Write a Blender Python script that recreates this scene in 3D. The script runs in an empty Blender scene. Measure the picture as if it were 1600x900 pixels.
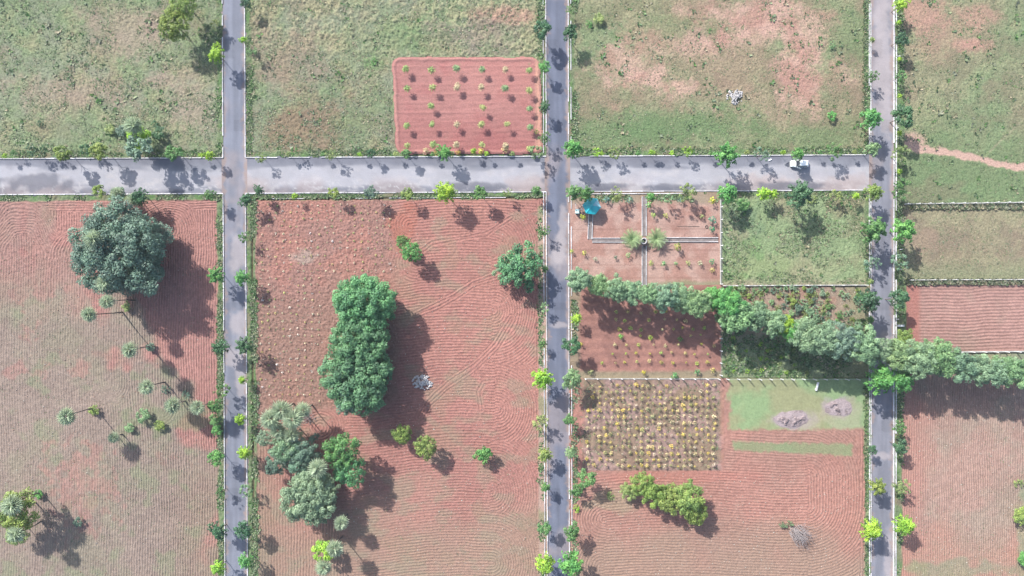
import bpy, math, random
import numpy as np
from mathutils import Vector, Matrix

# ------------------------------------------------------------------ camera, sky, sun, exposure
S = 0.15                      # metres per photograph pixel on the ground
CAM_H = 165.0                 # drone height
sc = bpy.context.scene
COL = sc.collection
cam_d = bpy.data.cameras.new('drone_camera')
cam = bpy.data.objects.new('drone_camera', cam_d); COL.objects.link(cam)
cam.location = (0, 0, CAM_H); cam.rotation_euler = (0, 0, 0)
cam_d.sensor_width = 36.0
cam_d.angle = 2 * math.atan(800 * S / CAM_H)
cam_d.clip_start = 1.0; cam_d.clip_end = 6000.0
sc.camera = cam

SUN_EL = math.radians(38.0)
SUN_AZ = (-0.63, 0.777)       # horizontal direction towards the sun (x right, y up the picture)
w = bpy.data.worlds.new('World'); sc.world = w; w.use_nodes = True
nt = w.node_tree
bg = nt.nodes['Background']
sky = nt.nodes.new('ShaderNodeTexSky'); sky.sky_type = 'NISHITA'; sky.sun_disc = False
sky.sun_elevation = SUN_EL
sky.sun_rotation = math.atan2(SUN_AZ[0], SUN_AZ[1]) % (2 * math.pi)
sky.dust_density = 2.0; sky.air_density = 1.0
nt.links.new(sky.outputs[0], bg.inputs[0]); bg.inputs[1].default_value = 0.15
sd = bpy.data.lights.new('sun', 'SUN'); sd.energy = 4.6; sd.angle = math.radians(0.6); sd.color = (1.0, 0.97, 0.93)
sun = bpy.data.objects.new('sun', sd); COL.objects.link(sun)
ce, se = math.cos(SUN_EL), math.sin(SUN_EL)
sun.rotation_euler = Vector((-SUN_AZ[0] * ce, -SUN_AZ[1] * ce, -se)).to_track_quat('-Z', 'Y').to_euler()
sun.location = (-60, 80, 90)
sc.view_settings.view_transform = 'Standard'; sc.view_settings.look = 'None'
sc.view_settings.exposure = 1.12; sc.view_settings.gamma = 1.0
sc.view_settings.use_curve_mapping = False
sc.cycles.max_bounces = 5; sc.cycles.diffuse_bounces = 3; sc.cycles.transmission_bounces = 4

R = np.random.default_rng(7)
rnd = random.Random(11)

def X(px): return (px - 800.0) * S
def Y(py): return (450.0 - py) * S
def base_of(px, py, h):       # ground point under something seen at (px, py) whose seen point is h metres up
    k = (CAM_H - h) / CAM_H
    return X(px) * k, Y(py) * k
def s2l(c):
    c = np.asarray(c, float) / 255.0
    return np.where(c <= 0.04045, c / 12.92, ((c + 0.055) / 1.055) ** 2.4)
KLIT = 2.45
def A(r, g, b, k=KLIT):
    c = s2l((r, g, b)) / k
    lum = c @ np.array([.3, .59, .11])
    return (c * .94 + lum * .06) * np.array([.97, 1.0, .99])       # base colour of a surface whose sunlit look is r, g, b

# ------------------------------------------------------------------ noise
TAB = np.random.default_rng(3).random((256, 256))
def vnoise(x, y, off=0):
    x = x + off * 17.31; y = y + off * 9.77
    xi = np.floor(x).astype(int); yi = np.floor(y).astype(int)
    fx = x - xi; fy = y - yi
    fx = fx * fx * (3 - 2 * fx); fy = fy * fy * (3 - 2 * fy)
    a = TAB[xi % 256, yi % 256]; b = TAB[(xi + 1) % 256, yi % 256]
    c = TAB[xi % 256, (yi + 1) % 256]; d = TAB[(xi + 1) % 256, (yi + 1) % 256]
    return (a * (1 - fx) + b * fx) * (1 - fy) + (c * (1 - fx) + d * fx) * fy
def fbm(x, y, sc_, octv=3, off=0, gain=0.5):
    """0..1 noise; x, y in photograph pixels, sc_ = feature size in those pixels"""
    t = 0; amp = 1; s = 0
    ca, sa = math.cos(0.6), math.sin(0.6)
    u = (x * ca + y * sa) / sc_; v = (-x * sa + y * ca) / sc_
    for i in range(octv):
        t = t + amp * vnoise(u, v, off + i * 3); s += amp
        u, v = (u * ca + v * sa) * 2.03, (-u * sa + v * ca) * 2.03; amp *= gain
    return t / s
def sst(a, b, x):
    t = np.clip((x - a) / (b - a), 0, 1); return t * t * (3 - 2 * t)
def mix(a, b, t):
    t = np.asarray(t)[..., None]
    return np.asarray(a) * (1 - t) + np.asarray(b) * t
def patch(x, y, cx, cy, rx, ry, off=0):
    d = np.hypot((x - cx) / rx, (y - cy) / ry) + (fbm(x, y, 30, 4, off + 40, .65) - 0.5) * 2.6 + (fbm(x, y, 4, 2, off + 41, .8) - .5) * .9
    return sst(1.55, 0.25, d)
def blob(x, y, cx, cy, rx, ry, off=0, rough=0.9, sz=22):
    d = np.hypot((x - cx) / rx, (y - cy) / ry) + (fbm(x, y, sz, 3, off + 40) - 0.5) * 2 * rough
    return sst(1.15, 0.55, d)

# ------------------------------------------------------------------ materials
def new_mat(name):
    m = bpy.data.materials.new(name); m.use_nodes = True
    n = m.node_tree.nodes; l = m.node_tree.links
    b = n['Principled BSDF']
    return m, n, l, b
def ground_mat(name, scale=3.0, var=0.35, bump=0.5, dist=0.06, rough=0.95):
    m, n, l, b = new_mat(name)
    at = n.new('ShaderNodeAttribute'); at.attribute_name = 'Col'
    geo = n.new('ShaderNodeNewGeometry')
    no = n.new('ShaderNodeTexNoise'); no.inputs['Scale'].default_value = scale; no.inputs['Detail'].default_value = 5; no.inputs['Roughness'].default_value = 0.65
    l.new(geo.outputs['Position'], no.inputs['Vector'])
    mr = n.new('ShaderNodeMapRange'); mr.inputs['From Min'].default_value = 0.25; mr.inputs['From Max'].default_value = 0.75
    mr.inputs['To Min'].default_value = 1 - var; mr.inputs['To Max'].default_value = 1 + var
    l.new(no.outputs['Fac'], mr.inputs['Value'])
    mx = n.new('ShaderNodeVectorMath'); mx.operation = 'SCALE'
    l.new(at.outputs['Color'], mx.inputs[0]); l.new(mr.outputs['Result'], mx.inputs['Scale'])
    l.new(mx.outputs[0], b.inputs['Base Color'])
    bu = n.new('ShaderNodeBump'); bu.inputs['Strength'].default_value = bump; bu.inputs['Distance'].default_value = dist
    l.new(no.outputs['Fac'], bu.inputs['Height']); l.new(bu.outputs['Normal'], b.inputs['Normal'])
    b.inputs['Roughness'].default_value = rough; b.inputs['Specular IOR Level'].default_value = 0.15
    return m
M_SOIL = ground_mat('ploughed_soil', 3.2, 0.28, 0.8, 0.10)
M_GRASS = ground_mat('field_grass', 3.0, 0.40, 1.0, 0.16)
M_LAWN = ground_mat('smooth_lawn', 2.0, 0.16, 0.5, 0.06)
M_ROAD = ground_mat('dusty_asphalt', 4.0, 0.10, 0.15, 0.02, 0.85)

def leaf_mat(name, use_attr):
    m, n, l, b = new_mat(name)
    n.remove(b)
    out = n['Material Output']
    tone = n.new('ShaderNodeAttribute'); tone.attribute_name = 'tone'
    if use_attr:
        src = n.new('ShaderNodeAttribute'); src.attribute_name = 'Col'; csock = src.outputs['Color']
    else:
        src = n.new('ShaderNodeObjectInfo'); csock = src.outputs['Color']
    hsv = n.new('ShaderNodeHueSaturation')
    l.new(csock, hsv.inputs['Color'])
    mh = n.new('ShaderNodeMapRange'); mh.inputs['To Min'].default_value = 0.53; mh.inputs['To Max'].default_value = 0.475
    mv = n.new('ShaderNodeMapRange'); mv.inputs['To Min'].default_value = 0.45; mv.inputs['To Max'].default_value = 1.55
    l.new(tone.outputs['Fac'], mh.inputs['Value']); l.new(tone.outputs['Fac'], mv.inputs['Value'])
    l.new(mh.outputs[0], hsv.inputs['Hue']); l.new(mv.outputs[0], hsv.inputs['Value'])
    d = n.new('ShaderNodeBsdfPrincipled'); d.inputs['Roughness'].default_value = 0.5; d.inputs['Specular IOR Level'].default_value = 0.35
    t = n.new('ShaderNodeBsdfTranslucent')
    l.new(hsv.outputs[0], d.inputs['Base Color'])
    hs2 = n.new('ShaderNodeHueSaturation'); hs2.inputs['Hue'].default_value = 0.49; hs2.inputs['Value'].default_value = 1.25
    l.new(hsv.outputs[0], hs2.inputs['Color']); l.new(hs2.outputs[0], t.inputs['Color'])
    ms = n.new('ShaderNodeMixShader'); ms.inputs[0].default_value = 0.30
    l.new(d.outputs[0], ms.inputs[1]); l.new(t.outputs[0], ms.inputs[2]); l.new(ms.outputs[0], out.inputs['Surface'])
    return m
M_LEAF = leaf_mat('leaves', False)
M_TUFT = leaf_mat('tufts', True)

def plain_mat(name, col, rough=0.8, var=0.25, scale=6.0, bump=0.3, spec=0.3, metal=0.0, objvar=0.0, dist=0.02):
    m, n, l, b = new_mat(name)
    tc = n.new('ShaderNodeTexCoord')
    no = n.new('ShaderNodeTexNoise'); no.inputs['Scale'].default_value = scale; no.inputs['Detail'].default_value = 4
    l.new(tc.outputs['Object'], no.inputs['Vector'])
    mr = n.new('ShaderNodeMapRange'); mr.inputs['From Min'].default_value = 0.3; mr.inputs['From Max'].default_value = 0.7
    mr.inputs['To Min'].default_value = 1 - var; mr.inputs['To Max'].default_value = 1 + var * 0.6
    l.new(no.outputs['Fac'], mr.inputs['Value'])
    sock = mr.outputs['Result']
    if objvar > 0:
        oi = n.new('ShaderNodeObjectInfo')
        m2 = n.new('ShaderNodeMapRange'); m2.inputs['To Min'].default_value = 1 - objvar; m2.inputs['To Max'].default_value = 1.0
        l.new(oi.outputs['Random'], m2.inputs['Value'])
        mm = n.new('ShaderNodeMath'); mm.operation = 'MULTIPLY'
        l.new(sock, mm.inputs[0]); l.new(m2.outputs['Result'], mm.inputs[1]); sock = mm.outputs[0]
    sc2 = n.new('ShaderNodeVectorMath'); sc2.operation = 'SCALE'; sc2.inputs[0].default_value = tuple(col)
    l.new(sock, sc2.inputs['Scale']); l.new(sc2.outputs[0], b.inputs['Base Color'])
    bu = n.new('ShaderNodeBump'); bu.inputs['Strength'].default_value = bump; bu.inputs['Distance'].default_value = dist
    l.new(no.outputs['Fac'], bu.inputs['Height']); l.new(bu.outputs['Normal'], b.inputs['Normal'])
    b.inputs['Roughness'].default_value = rough; b.inputs['Specular IOR Level'].default_value = spec; b.inputs['Metallic'].default_value = metal
    return m
M_KERB = plain_mat('kerb_whitewash', (0.50, 0.49, 0.50), 0.85, 0.25, 1.5, 0.3, 0.2, objvar=0.45)
M_POST = plain_mat('white_concrete', (0.56, 0.56, 0.56), 0.85, 0.15, 3.0, 0.2, 0.2, objvar=0.15)
M_PLINTH = plain_mat('weathered_concrete', (0.30, 0.30, 0.285), 0.9, 0.35, 1.2, 0.4, 0.2)
M_PATH = plain_mat('path_concrete', (0.15, 0.13, 0.125), 0.9, 0.3, 1.5, 0.3, 0.2)
M_BARK = plain_mat('bark', (0.14, 0.11, 0.09), 0.95, 0.4, 5.0, 0.6, 0.1)
M_PBARK = plain_mat('palm_bark', (0.10, 0.085, 0.08), 0.95, 0.4, 5.0, 0.6, 0.1)
M_TWIG = plain_mat('dry_twigs', (0.24, 0.215, 0.215), 0.95, 0.4, 4.0, 0.3, 0.1)
M_STONE = plain_mat('pale_stone', (0.42, 0.405, 0.40), 0.9, 0.35, 2.5, 0.5, 0.2, objvar=0.35)
M_ROOF = plain_mat('turquoise_sheet', (0.015, 0.32, 0.36), 0.45, 0.30, 0.8, 0.1, 0.5)
M_ROOFP = plain_mat('pale_sheet', (0.20, 0.36, 0.40), 0.5, 0.2, 2.0, 0.1, 0.4)
M_DARK = plain_mat('dark_rubber', (0.03, 0.03, 0.03), 0.8, 0.2, 5.0, 0.1, 0.3)
M_GLASS = plain_mat('car_glass', (0.02, 0.025, 0.03), 0.06, 0.05, 2.0, 0.0, 0.6)
M_PAINT = plain_mat('white_car_paint', (0.70, 0.72, 0.70), 0.25, 0.03, 2.0, 0.0, 0.6)
M_TEAL = plain_mat('pale_teal_paint', (0.42, 0.58, 0.56), 0.6, 0.15, 2.0, 0.1, 0.4)
M_LAMP = plain_mat('lamp_plastic', (0.7, 0.7, 0.68), 0.2, 0.05, 2.0, 0.0, 0.6)
M_RED = plain_mat('red_plastic', (0.5, 0.02, 0.02), 0.3, 0.05, 2.0, 0.0, 0.6)
M_WHITE = plain_mat('white_cloth', (0.8, 0.8, 0.8), 0.8, 0.05, 2.0, 0.2, 0.2)
M_WATER = plain_mat('dark_water', (0.02, 0.025, 0.03), 0.08, 0.05, 2.0, 0.05, 0.6)

# ------------------------------------------------------------------ object helpers
def link(o): COL.objects.link(o); return o
def mesh_obj(name, me, mat=None, parent=None, loc=None):
    o = bpy.data.objects.new(name, me); link(o)
    if mat is not None and len(me.materials) == 0: me.materials.append(mat)
    if parent is not None: o.parent = parent
    if loc is not None: o.location = loc
    return o
def empty(name, loc=(0, 0, 0), rz=0.0):
    o = bpy.data.objects.new(name, None); link(o); o.empty_display_size = 0.3
    o.location = loc; o.rotation_euler = (0, 0, rz); return o
def tag(o, label=None, cat=None, group=None, kind=None):
    if label: o['label'] = label
    if cat: o['category'] = cat
    if group: o['group'] = group
    if kind: o['kind'] = kind
    return o
def np_mesh(name, verts, quads=None, tris=None, smooth=False):
    me = bpy.data.meshes.new(name)
    verts = np.asarray(verts, np.float32)
    loops = []; starts = []; n = 0
    parts = []
    if quads is not None and len(quads): parts.append(np.asarray(quads, np.int32))
    if tris is not None and len(tris): parts.append(np.asarray(tris, np.int32))
    me.vertices.add(len(verts)); me.vertices.foreach_set('co', verts.ravel())
    tot = sum(p.size for p in parts); npoly = sum(len(p) for p in parts)
    me.loops.add(tot); me.polygons.add(npoly)
    me.loops.foreach_set('vertex_index', np.concatenate([p.ravel() for p in parts]))
    st = []; k = 0
    for p in parts:
        st.append(k + np.arange(len(p)) * p.shape[1]); k += p.size
    me.polygons.foreach_set('loop_start', np.concatenate(st).astype(np.int32))
    me.polygons.foreach_set('use_smooth', np.full(npoly, smooth))
    me.update(calc_edges=True)
    return me
def set_col(me, col):
    a = me.attributes.new('Col', 'FLOAT_COLOR', 'POINT')
    c = np.ones((len(me.vertices), 4), np.float32); c[:, :3] = col
    a.data.foreach_set('color', c.ravel())
def set_tone(me, tone):
    a = me.attributes.new('tone', 'FLOAT', 'POINT'); a.data.foreach_set('value', np.asarray(tone, np.float32))

class MB:
    """collects simple shapes into one mesh"""
    def __init__(self): self.v = []; self.f = []
    def add(self, vs, fs):
        k = len(self.v); self.v += [tuple(p) for p in vs]; self.f += [tuple(i + k for i in q) for q in fs]
    def box(self, c, s, bev=0.0, rz=0.0, top=1.0):
        hx, hy, hz = s[0] / 2, s[1] / 2, s[2] / 2; ca, sa = math.cos(rz), math.sin(rz)
        if bev <= 0:
            ring = [[(sx * hx, sy * hy) for sx, sy in ((-1, -1), (1, -1), (1, 1), (-1, 1))]] * 2
            zs = [-hz, hz]
            ring[1] = [(a * top, b * top) for a, b in ring[0]]
        else:
            def oct_(hx, hy, b): return [(-hx + b, -hy), (hx - b, -hy), (hx, -hy + b), (hx, hy - b), (hx - b, hy), (-hx + b, hy), (-hx, hy - b), (-hx, -hy + b)]
            r0 = oct_(hx * 1, hy * 1, bev); r1 = [(a * top, b * top) for a, b in r0]
            k = 1 - bev / max(hx, hy) * 0.7
            ring = [r0, r1, [(a * (1 - bev / hx * 0.7), b * (1 - bev / hy * 0.7)) for a, b in r1]]; zs = [-hz, hz - bev, hz]
        vs = []; n = len(ring[0])
        for rr, z in zip(ring, zs):
            for a, b in rr: vs.append((c[0] + a * ca - b * sa, c[1] + a * sa + b * ca, c[2] + z))
        fs = []
        for i in range(len(ring) - 1):
            for j in range(n): fs.append((i * n + j, i * n + (j + 1) % n, (i + 1) * n + (j + 1) % n, (i + 1) * n + j))
        fs.append(tuple(reversed(range(n)))); fs.append(tuple((len(ring) - 1) * n + j for j in range(n)))
        self.add(vs, fs); return self
    def tube(self, pts, rad, n=6, cap=True):
        vs = []; fs = []
        pts = [Vector(p) for p in pts]
        for i, p in enumerate(pts):
            d = (pts[min(i + 1, len(pts) - 1)] - pts[max(i - 1, 0)]).normalized()
            u = d.cross(Vector((0.31, 0.95, 0.1))).normalized(); v = d.cross(u)
            r = rad[i] if hasattr(rad, '__len__') else rad
            for j in range(n):
                a = 2 * math.pi * j / n; vs.append(p + u * (r * math.cos(a)) + v * (r * math.sin(a)))
        for i in range(len(pts) - 1):
            for j in range(n): fs.append((i * n + j, i * n + (j + 1) % n, (i + 1) * n + (j + 1) % n, (i + 1) * n + j))
        if cap: fs.append(tuple(range(n))); fs.append(tuple((len(pts) - 1) * n + j for j in reversed(range(n))))
        self.add(vs, fs); return self
    def lathe(self, prof, n=20, c=(0, 0, 0)):
        vs = []; fs = []
        for r, z in prof:
            for j in range(n):
                a = 2 * math.pi * j / n; vs.append((c[0] + r * math.cos(a), c[1] + r * math.sin(a), c[2] + z))
        m = len(prof)
        for i in range(m - 1):
            for j in range(n): fs.append((i * n + j, i * n + (j + 1) % n, (i + 1) * n + (j + 1) % n, (i + 1) * n + j))
        self.add(vs, fs); return self
    def mesh(self, name, smooth=False):
        me = bpy.data.meshes.new(name); me.from_pydata(self.v, [], self.f); me.update()
        if smooth: me.polygons.foreach_set('use_smooth', [True] * len(me.polygons))
        return me
    def build(self, name, mat, parent=None, loc=None, smooth=False):
        return mesh_obj(name, self.mesh(name, smooth), mat, parent, loc)

# ------------------------------------------------------------------ layout lines (photograph pixels on the ground plane)
def xL1(y): return 347.6 + 0.0048 * y
def xR1(y): return 382.4 + 0.0052 * y
def xL2(y): return 852.8 + 0.0030 * y
def xR2(y): return 887.8 + 0.0022 * y
def xL3(y): return 1360.3 + 0.0005 * y
def xR3(y): return 1396.6 - 0.0008 * y
def yT(x): return 248.2 - 0.0045 * x
def yB(x): return 304.2 - 0.0052 * x
E = 60                         # how far the modelled land runs past the frame

def grid(corners, res):
    (x0, y0), (x1, y1), (x2, y2), (x3, y3) = corners          # TL TR BR BL
    wpx = max(abs(x1 - x0), abs(x2 - x3)); hpx = max(abs(y3 - y0), abs(y2 - y1))
    rx, ry = res if hasattr(res, '__len__') else (res, res)
    nx = max(2, int(wpx * S / rx) + 1); ny = max(2, int(hpx * S / ry) + 1)
    u, v = np.meshgrid(np.linspace(0, 1, nx), np.linspace(0, 1, ny))
    px = (x0 * (1 - u) + x1 * u) * (1 - v) + (x3 * (1 - u) + x2 * u) * v
    py = (y0 * (1 - u) + y1 * u) * (1 - v) + (y3 * (1 - u) + y2 * u) * v
    return px, py, nx, ny
def sheet(name, corners, res, func, mat, z=0.04, keep=None, smooth=True, label=None):
    px, py, nx, ny = grid(corners, res)
    h, col = func(px, py)
    v = np.stack([(px - 800) * S, (450 - py) * S, z + h], -1).reshape(-1, 3)
    i = np.arange(nx * ny).reshape(ny, nx)
    q = np.stack([i[:-1, :-1], i[1:, :-1], i[1:, 1:], i[:-1, 1:]], -1).reshape(-1, 4)
    if keep is not None:
        kp = keep((px[:-1, :-1] + px[1:, 1:]) / 2, (py[:-1, :-1] + py[1:, 1:]) / 2).ravel()
        q = q[kp]
    me = np_mesh(name, v, quads=q, smooth=smooth)
    set_col(me, col.reshape(-1, 3))
    o = mesh_obj(name, me, mat); tag(o, kind='structure', label=label)
    return o

# colours (sunlit look in the photograph)
C_RED = A(202, 138, 126); C_PINK = A(214, 156, 142); C_DRED = A(176, 112, 100)
C_BRN = A(178, 150, 130); C_GBR = A(162, 150, 128); C_DUST = A(205, 180, 165)
C_GRN = A(147, 164, 120); C_GRN2 = A(125, 154, 104); C_GRY = A(163, 168, 139); C_DRY = A(176, 166, 132); C_LUSH = A(108, 158, 82)
C_LAWN = A(160, 184, 132); C_ASH = A(196, 176, 178)

def grass(px, py, lush=0.5, dry=0.5, off=0, rough=1.0, base=None):
    n1 = fbm(px, py, 90, 3, off); n2 = fbm(px, py, 24, 3, off + 5); n3 = fbm(px, py, 6, 3, off + 9, .7); n4 = fbm(px, py, 2.6, 2, off + 12, .8)
    g = np.random.default_rng(off + 1000).random(px.shape)
    c = mix(C_GRY if base is None else base, C_GRN, sst(0.35, 0.65, n1 * 0.5 + n2 * 0.5 + (lush - 0.5) * 0.5))
    c = mix(c, C_DRY, sst(0.45, 0.75, n2 * 0.6 + (1 - n1) * 0.4 + (dry - 0.5) * 0.5) * 0.8)
    c = mix(c, C_BRN * 0.85, sst(0.55, 0.75, fbm(px, py, 34, 3, off + 20)) * 0.4)
    c = c * (0.84 + 0.22 * n3 + 0.20 * g * sst(.3, .6, n2))[..., None]
    c = mix(c, C_GRN2 * 0.75, sst(0.60, 0.75, n3 * 0.6 + n4 * 0.4) * 0.6)
    h = rough * (0.14 * (n3 - 0.5) + 0.26 * (n4 - 0.5) + 0.17 * (g - .5)) * (.45 + 1.1 * n2)
    return h, c
def verge(h, c, px, py, d, wid, off=0):
    """turn the outer wid pixels of a field (d = distance from its edge) into weedy verge"""
    t = sst(wid + 1.5, wid - 1.5, d + (fbm(px, py, 14, 2, off) - 0.5) * 5)
    n = fbm(px, py, 8, 3, off + 2)
    vc = mix(C_GRN * 0.85, mix(C_LUSH, C_GRN, np.array(.4)) * 0.85, sst(0.4, 0.7, n)); vc = mix(vc, C_BRN * 0.8, sst(0.55, 0.8, fbm(px, py, 22, 2, off + 4)) * 0.7)
    vh = 0.3 * (fbm(px, py, 4, 2, off + 6) - 0.5)
    return h * (1 - t) + vh * t, mix(c, vc, t)
def furrows(px, py, ph, amp=0.075, period=4.5, off=0, strength=None, clod=0.09):
    j = (fbm(px, py, 30, 2, off + 60) - 0.5) * 3.0 + (fbm(px, py, 6, 2, off + 61) - 0.5) * 0.9
    r = np.cos(2 * math.pi * (ph + j) / period)
    mod = 0.45 + 0.85 * fbm(px, py, 26, 3, off + 62)
    if strength is not None: mod = mod * strength
    cl = (fbm(px, py, 3.2, 2, off + 63) - 0.5)
    h = amp * r * mod + clod * cl
    return h, r * mod, cl
def to_seg(px, py, a, b):
    ax, ay = a; bx, by = b
    L2 = (bx - ax) ** 2 + (by - ay) ** 2
    t = np.clip(((px - ax) * (bx - ax) + (py - ay) * (by - ay)) / L2, 0, 1)
    return np.hypot(px - ax - t * (bx - ax), py - ay - t * (by - ay))
def track(px, py, ph, pts, wid):
    """tractor track over other furrows: lines run along the polyline"""
    d = None
    for a, b in zip(pts[:-1], pts[1:]):
        e = to_seg(px, py, a, b)
        d = e if d is None else np.minimum(d, e)
    return np.where(d < wid, d, ph)
def soil_col(px, py, base, alt, off, r, cl, amt=0.5):
    n1 = fbm(px, py, 70, 3, off + 70); n2 = fbm(px, py, 18, 3, off + 71)
    c = mix(base, alt, sst(0.4, 0.65, n1 * 0.6 + n2 * 0.4 + (amt - 0.5) * 0.6))
    c = c * (0.88 + 0.24 * n2)[..., None] * (1 + 0.10 * np.clip(r, -1, 1) + 0.35 * cl)[..., None]
    return c * np.array([.93, .91, .92])

# ------------------------------------------------------------------ base ground, out to the horizon
def base_ground():
    v = []; n = 9
    xs = np.array([-2500, -1200, -500, -200, 0, 200, 500, 1200, 2500.0])
    px, py = np.meshgrid(xs, xs)
    vv = np.stack([px, py, np.full_like(px, -0.45)], -1).reshape(-1, 3)
    i = np.arange(n * n).reshape(n, n)
    q = np.stack([i[:-1, :-1], i[:-1, 1:], i[1:, 1:], i[1:, :-1]], -1).reshape(-1, 4)
    me = np_mesh('ground', vv, quads=q); set_col(me, np.tile(C_BRN * 0.9, (n * n, 1)))
    tag(mesh_obj('ground', me, M_GRASS), kind='structure', label='open farmland around the fields')
base_ground()

# ------------------------------------------------------------------ roads
def road_func(kind):
    def f(px, py):
        n = fbm(px, py, 60, 4, 80); n2 = fbm(px, py, 14, 3, 82)
        dark = A(126, 125, 138); mid = A(154, 154, 166); pale = A(198, 194, 202); dust = A(206, 184, 180)
        if kind == 'wide':
            t = (py - yT(px)) / (yB(px) - yT(px))
            st = fbm(px * 0.16, py, 10, 3, 84)
            c = mix(mid, pale, sst(0.25, 0.60, 1 - np.abs(t - 0.56) * 2.0 + (st - 0.5) * 0.9))
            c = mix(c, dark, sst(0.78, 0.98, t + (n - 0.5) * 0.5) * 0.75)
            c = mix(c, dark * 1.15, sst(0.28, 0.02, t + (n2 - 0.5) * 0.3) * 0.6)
            c = mix(c, dust, sst(0.5, 0.72, n) * sst(0.4, 0.8, t) * 0.45)
            sc1 = np.abs(fbm(px, py * 1.8, 22, 4, 89, .6) - .5)
            c = mix(c, A(218, 212, 214), sst(.035, .0, sc1) * sst(.55, .75, t) * sst(1.0, .85, t) * .8)
            c = mix(c, A(214, 206, 208), sst(.5, .75, fbm(px * .5, py, 9, 4, 87, .65)) * sst(.2, .5, t) * .6)
            for cx, rx in ((830, 46), (370, 40), (1190, 60), (1330, 42)):
                c = mix(c, dust, blob(px, py, cx, 286, rx, 16, int(cx), 0.6, 12) * 0.5)
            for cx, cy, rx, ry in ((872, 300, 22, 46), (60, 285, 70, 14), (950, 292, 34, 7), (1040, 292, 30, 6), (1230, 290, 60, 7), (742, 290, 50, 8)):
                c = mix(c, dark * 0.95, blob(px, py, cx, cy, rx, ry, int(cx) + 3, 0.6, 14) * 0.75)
        else:
            a, b = {'l': (xL1, xR1), 'm': (xL2, xR2), 'r': (xL3, xR3)}[kind]
            t = (px - a(py)) / (b(py) - a(py))
            base = {'l': A(143, 145, 160), 'm': A(124, 128, 147), 'r': A(147, 146, 158)}[kind]
            st = fbm(px, py * 0.12, 7, 3, 86)
            c = mix(base, base * 1.22, sst(0.35, 0.7, st))
            c = mix(c, base * 0.8, sst(0.10, 0.0, np.abs(t - 0.5)) * 0.35)
            c = mix(c, dust * 0.95, sst(0.55, 0.72, n) * 0.4)
            pts = {'l': [(372, 395, 16, 40), (368, 560, 16, 20), (374, 505, 14, 28), (378, 590, 12, 40)],
                   'm': [(872, 405, 16, 16), (872, 508, 15, 5), (880, 350, 8, 40), (874, 390, 10, 30)],
                   'r': [(1380, 110, 16, 80), (1377, 30, 15, 40), (1386, 180, 10, 40), (1378, 712, 15, 8), (1380, 540, 14, 24), (1388, 870, 8, 50)]}[kind]
            for i, (cx, cy, rx, ry) in enumerate(pts):
                c = mix(c, mix(pale, dust, np.full(px.shape, 0.5)), blob(px, py, cx, cy, rx, ry, 90 + i, 0.5, 10) * 0.7)
            c = mix(c, dust, sst(0.86, 1.0, t + (n2 - 0.5) * 0.3) * 0.5)
            ed = np.minimum(t, 1 - t); c = mix(c, A(190, 160, 146), sst(.16, .02, ed + (fbm(px, py, 7, 4, 85, .65) - .45) * .5) * .6)
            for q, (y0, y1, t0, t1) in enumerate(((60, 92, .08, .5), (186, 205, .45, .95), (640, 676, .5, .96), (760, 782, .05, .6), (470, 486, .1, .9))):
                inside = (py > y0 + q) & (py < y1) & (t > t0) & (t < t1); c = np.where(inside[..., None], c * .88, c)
        c = c * (0.86 + 0.20 * n2 + .10 * fbm(px, py, 4, 3, 88, .7))[..., None]
        return np.zeros(px.shape), c
    return f
O = 2.5                         # roads run this far under the kerbs
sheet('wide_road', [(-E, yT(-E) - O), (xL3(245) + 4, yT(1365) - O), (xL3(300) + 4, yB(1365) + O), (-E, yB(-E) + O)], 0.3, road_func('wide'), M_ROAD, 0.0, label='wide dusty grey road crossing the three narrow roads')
def narrow(name, a, b, kind, y0, y1, label):
    sheet(name, [(a(y0) - O, y0), (b(y0) + O, y0), (b(y1) + O, y1), (a(y1) - O, y1)], 0.3, road_func(kind), M_ROAD, 0.006, label=label)
narrow('narrow_road', xL1, xR1, 'l', -E, 900 + E, 'narrow grey road beside the field of tall palms')
narrow('narrow_road', xL2, xR2, 'm', -E, 900 + E, 'narrow dark grey road passing the turquoise gazebo')
narrow('narrow_road', xL3, xR3, 'r', -E, 900 + E, 'narrow pale dusty road where the wide road ends')

# ------------------------------------------------------------------ fields
def c0top(px, py):
    h, c = grass(px, py, 0.62, 0.40, 1)
    for cx, cy, rx, ry in ((200, 40, 60, 40), (110, 150, 80, 30), (245, 55, 26, 36), (245, 125, 20, 20), (300, 170, 40, 50)):
        c = mix(c, A(190, 164, 146), patch(px, py, cx, cy, rx, ry, int(cx)) * 0.65)
    d = np.minimum(xL1(py) - px, yT(px) - py); return verge(h, c, px, py, d, 9, 3)
sheet('grass_field', [(-E, -E), (xL1(-E), -E), (xL1(247), yT(348)), (-E, yT(-E))], 0.21, c0top, M_GRASS, label='rough grey green grass field with a lone palm')

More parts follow.
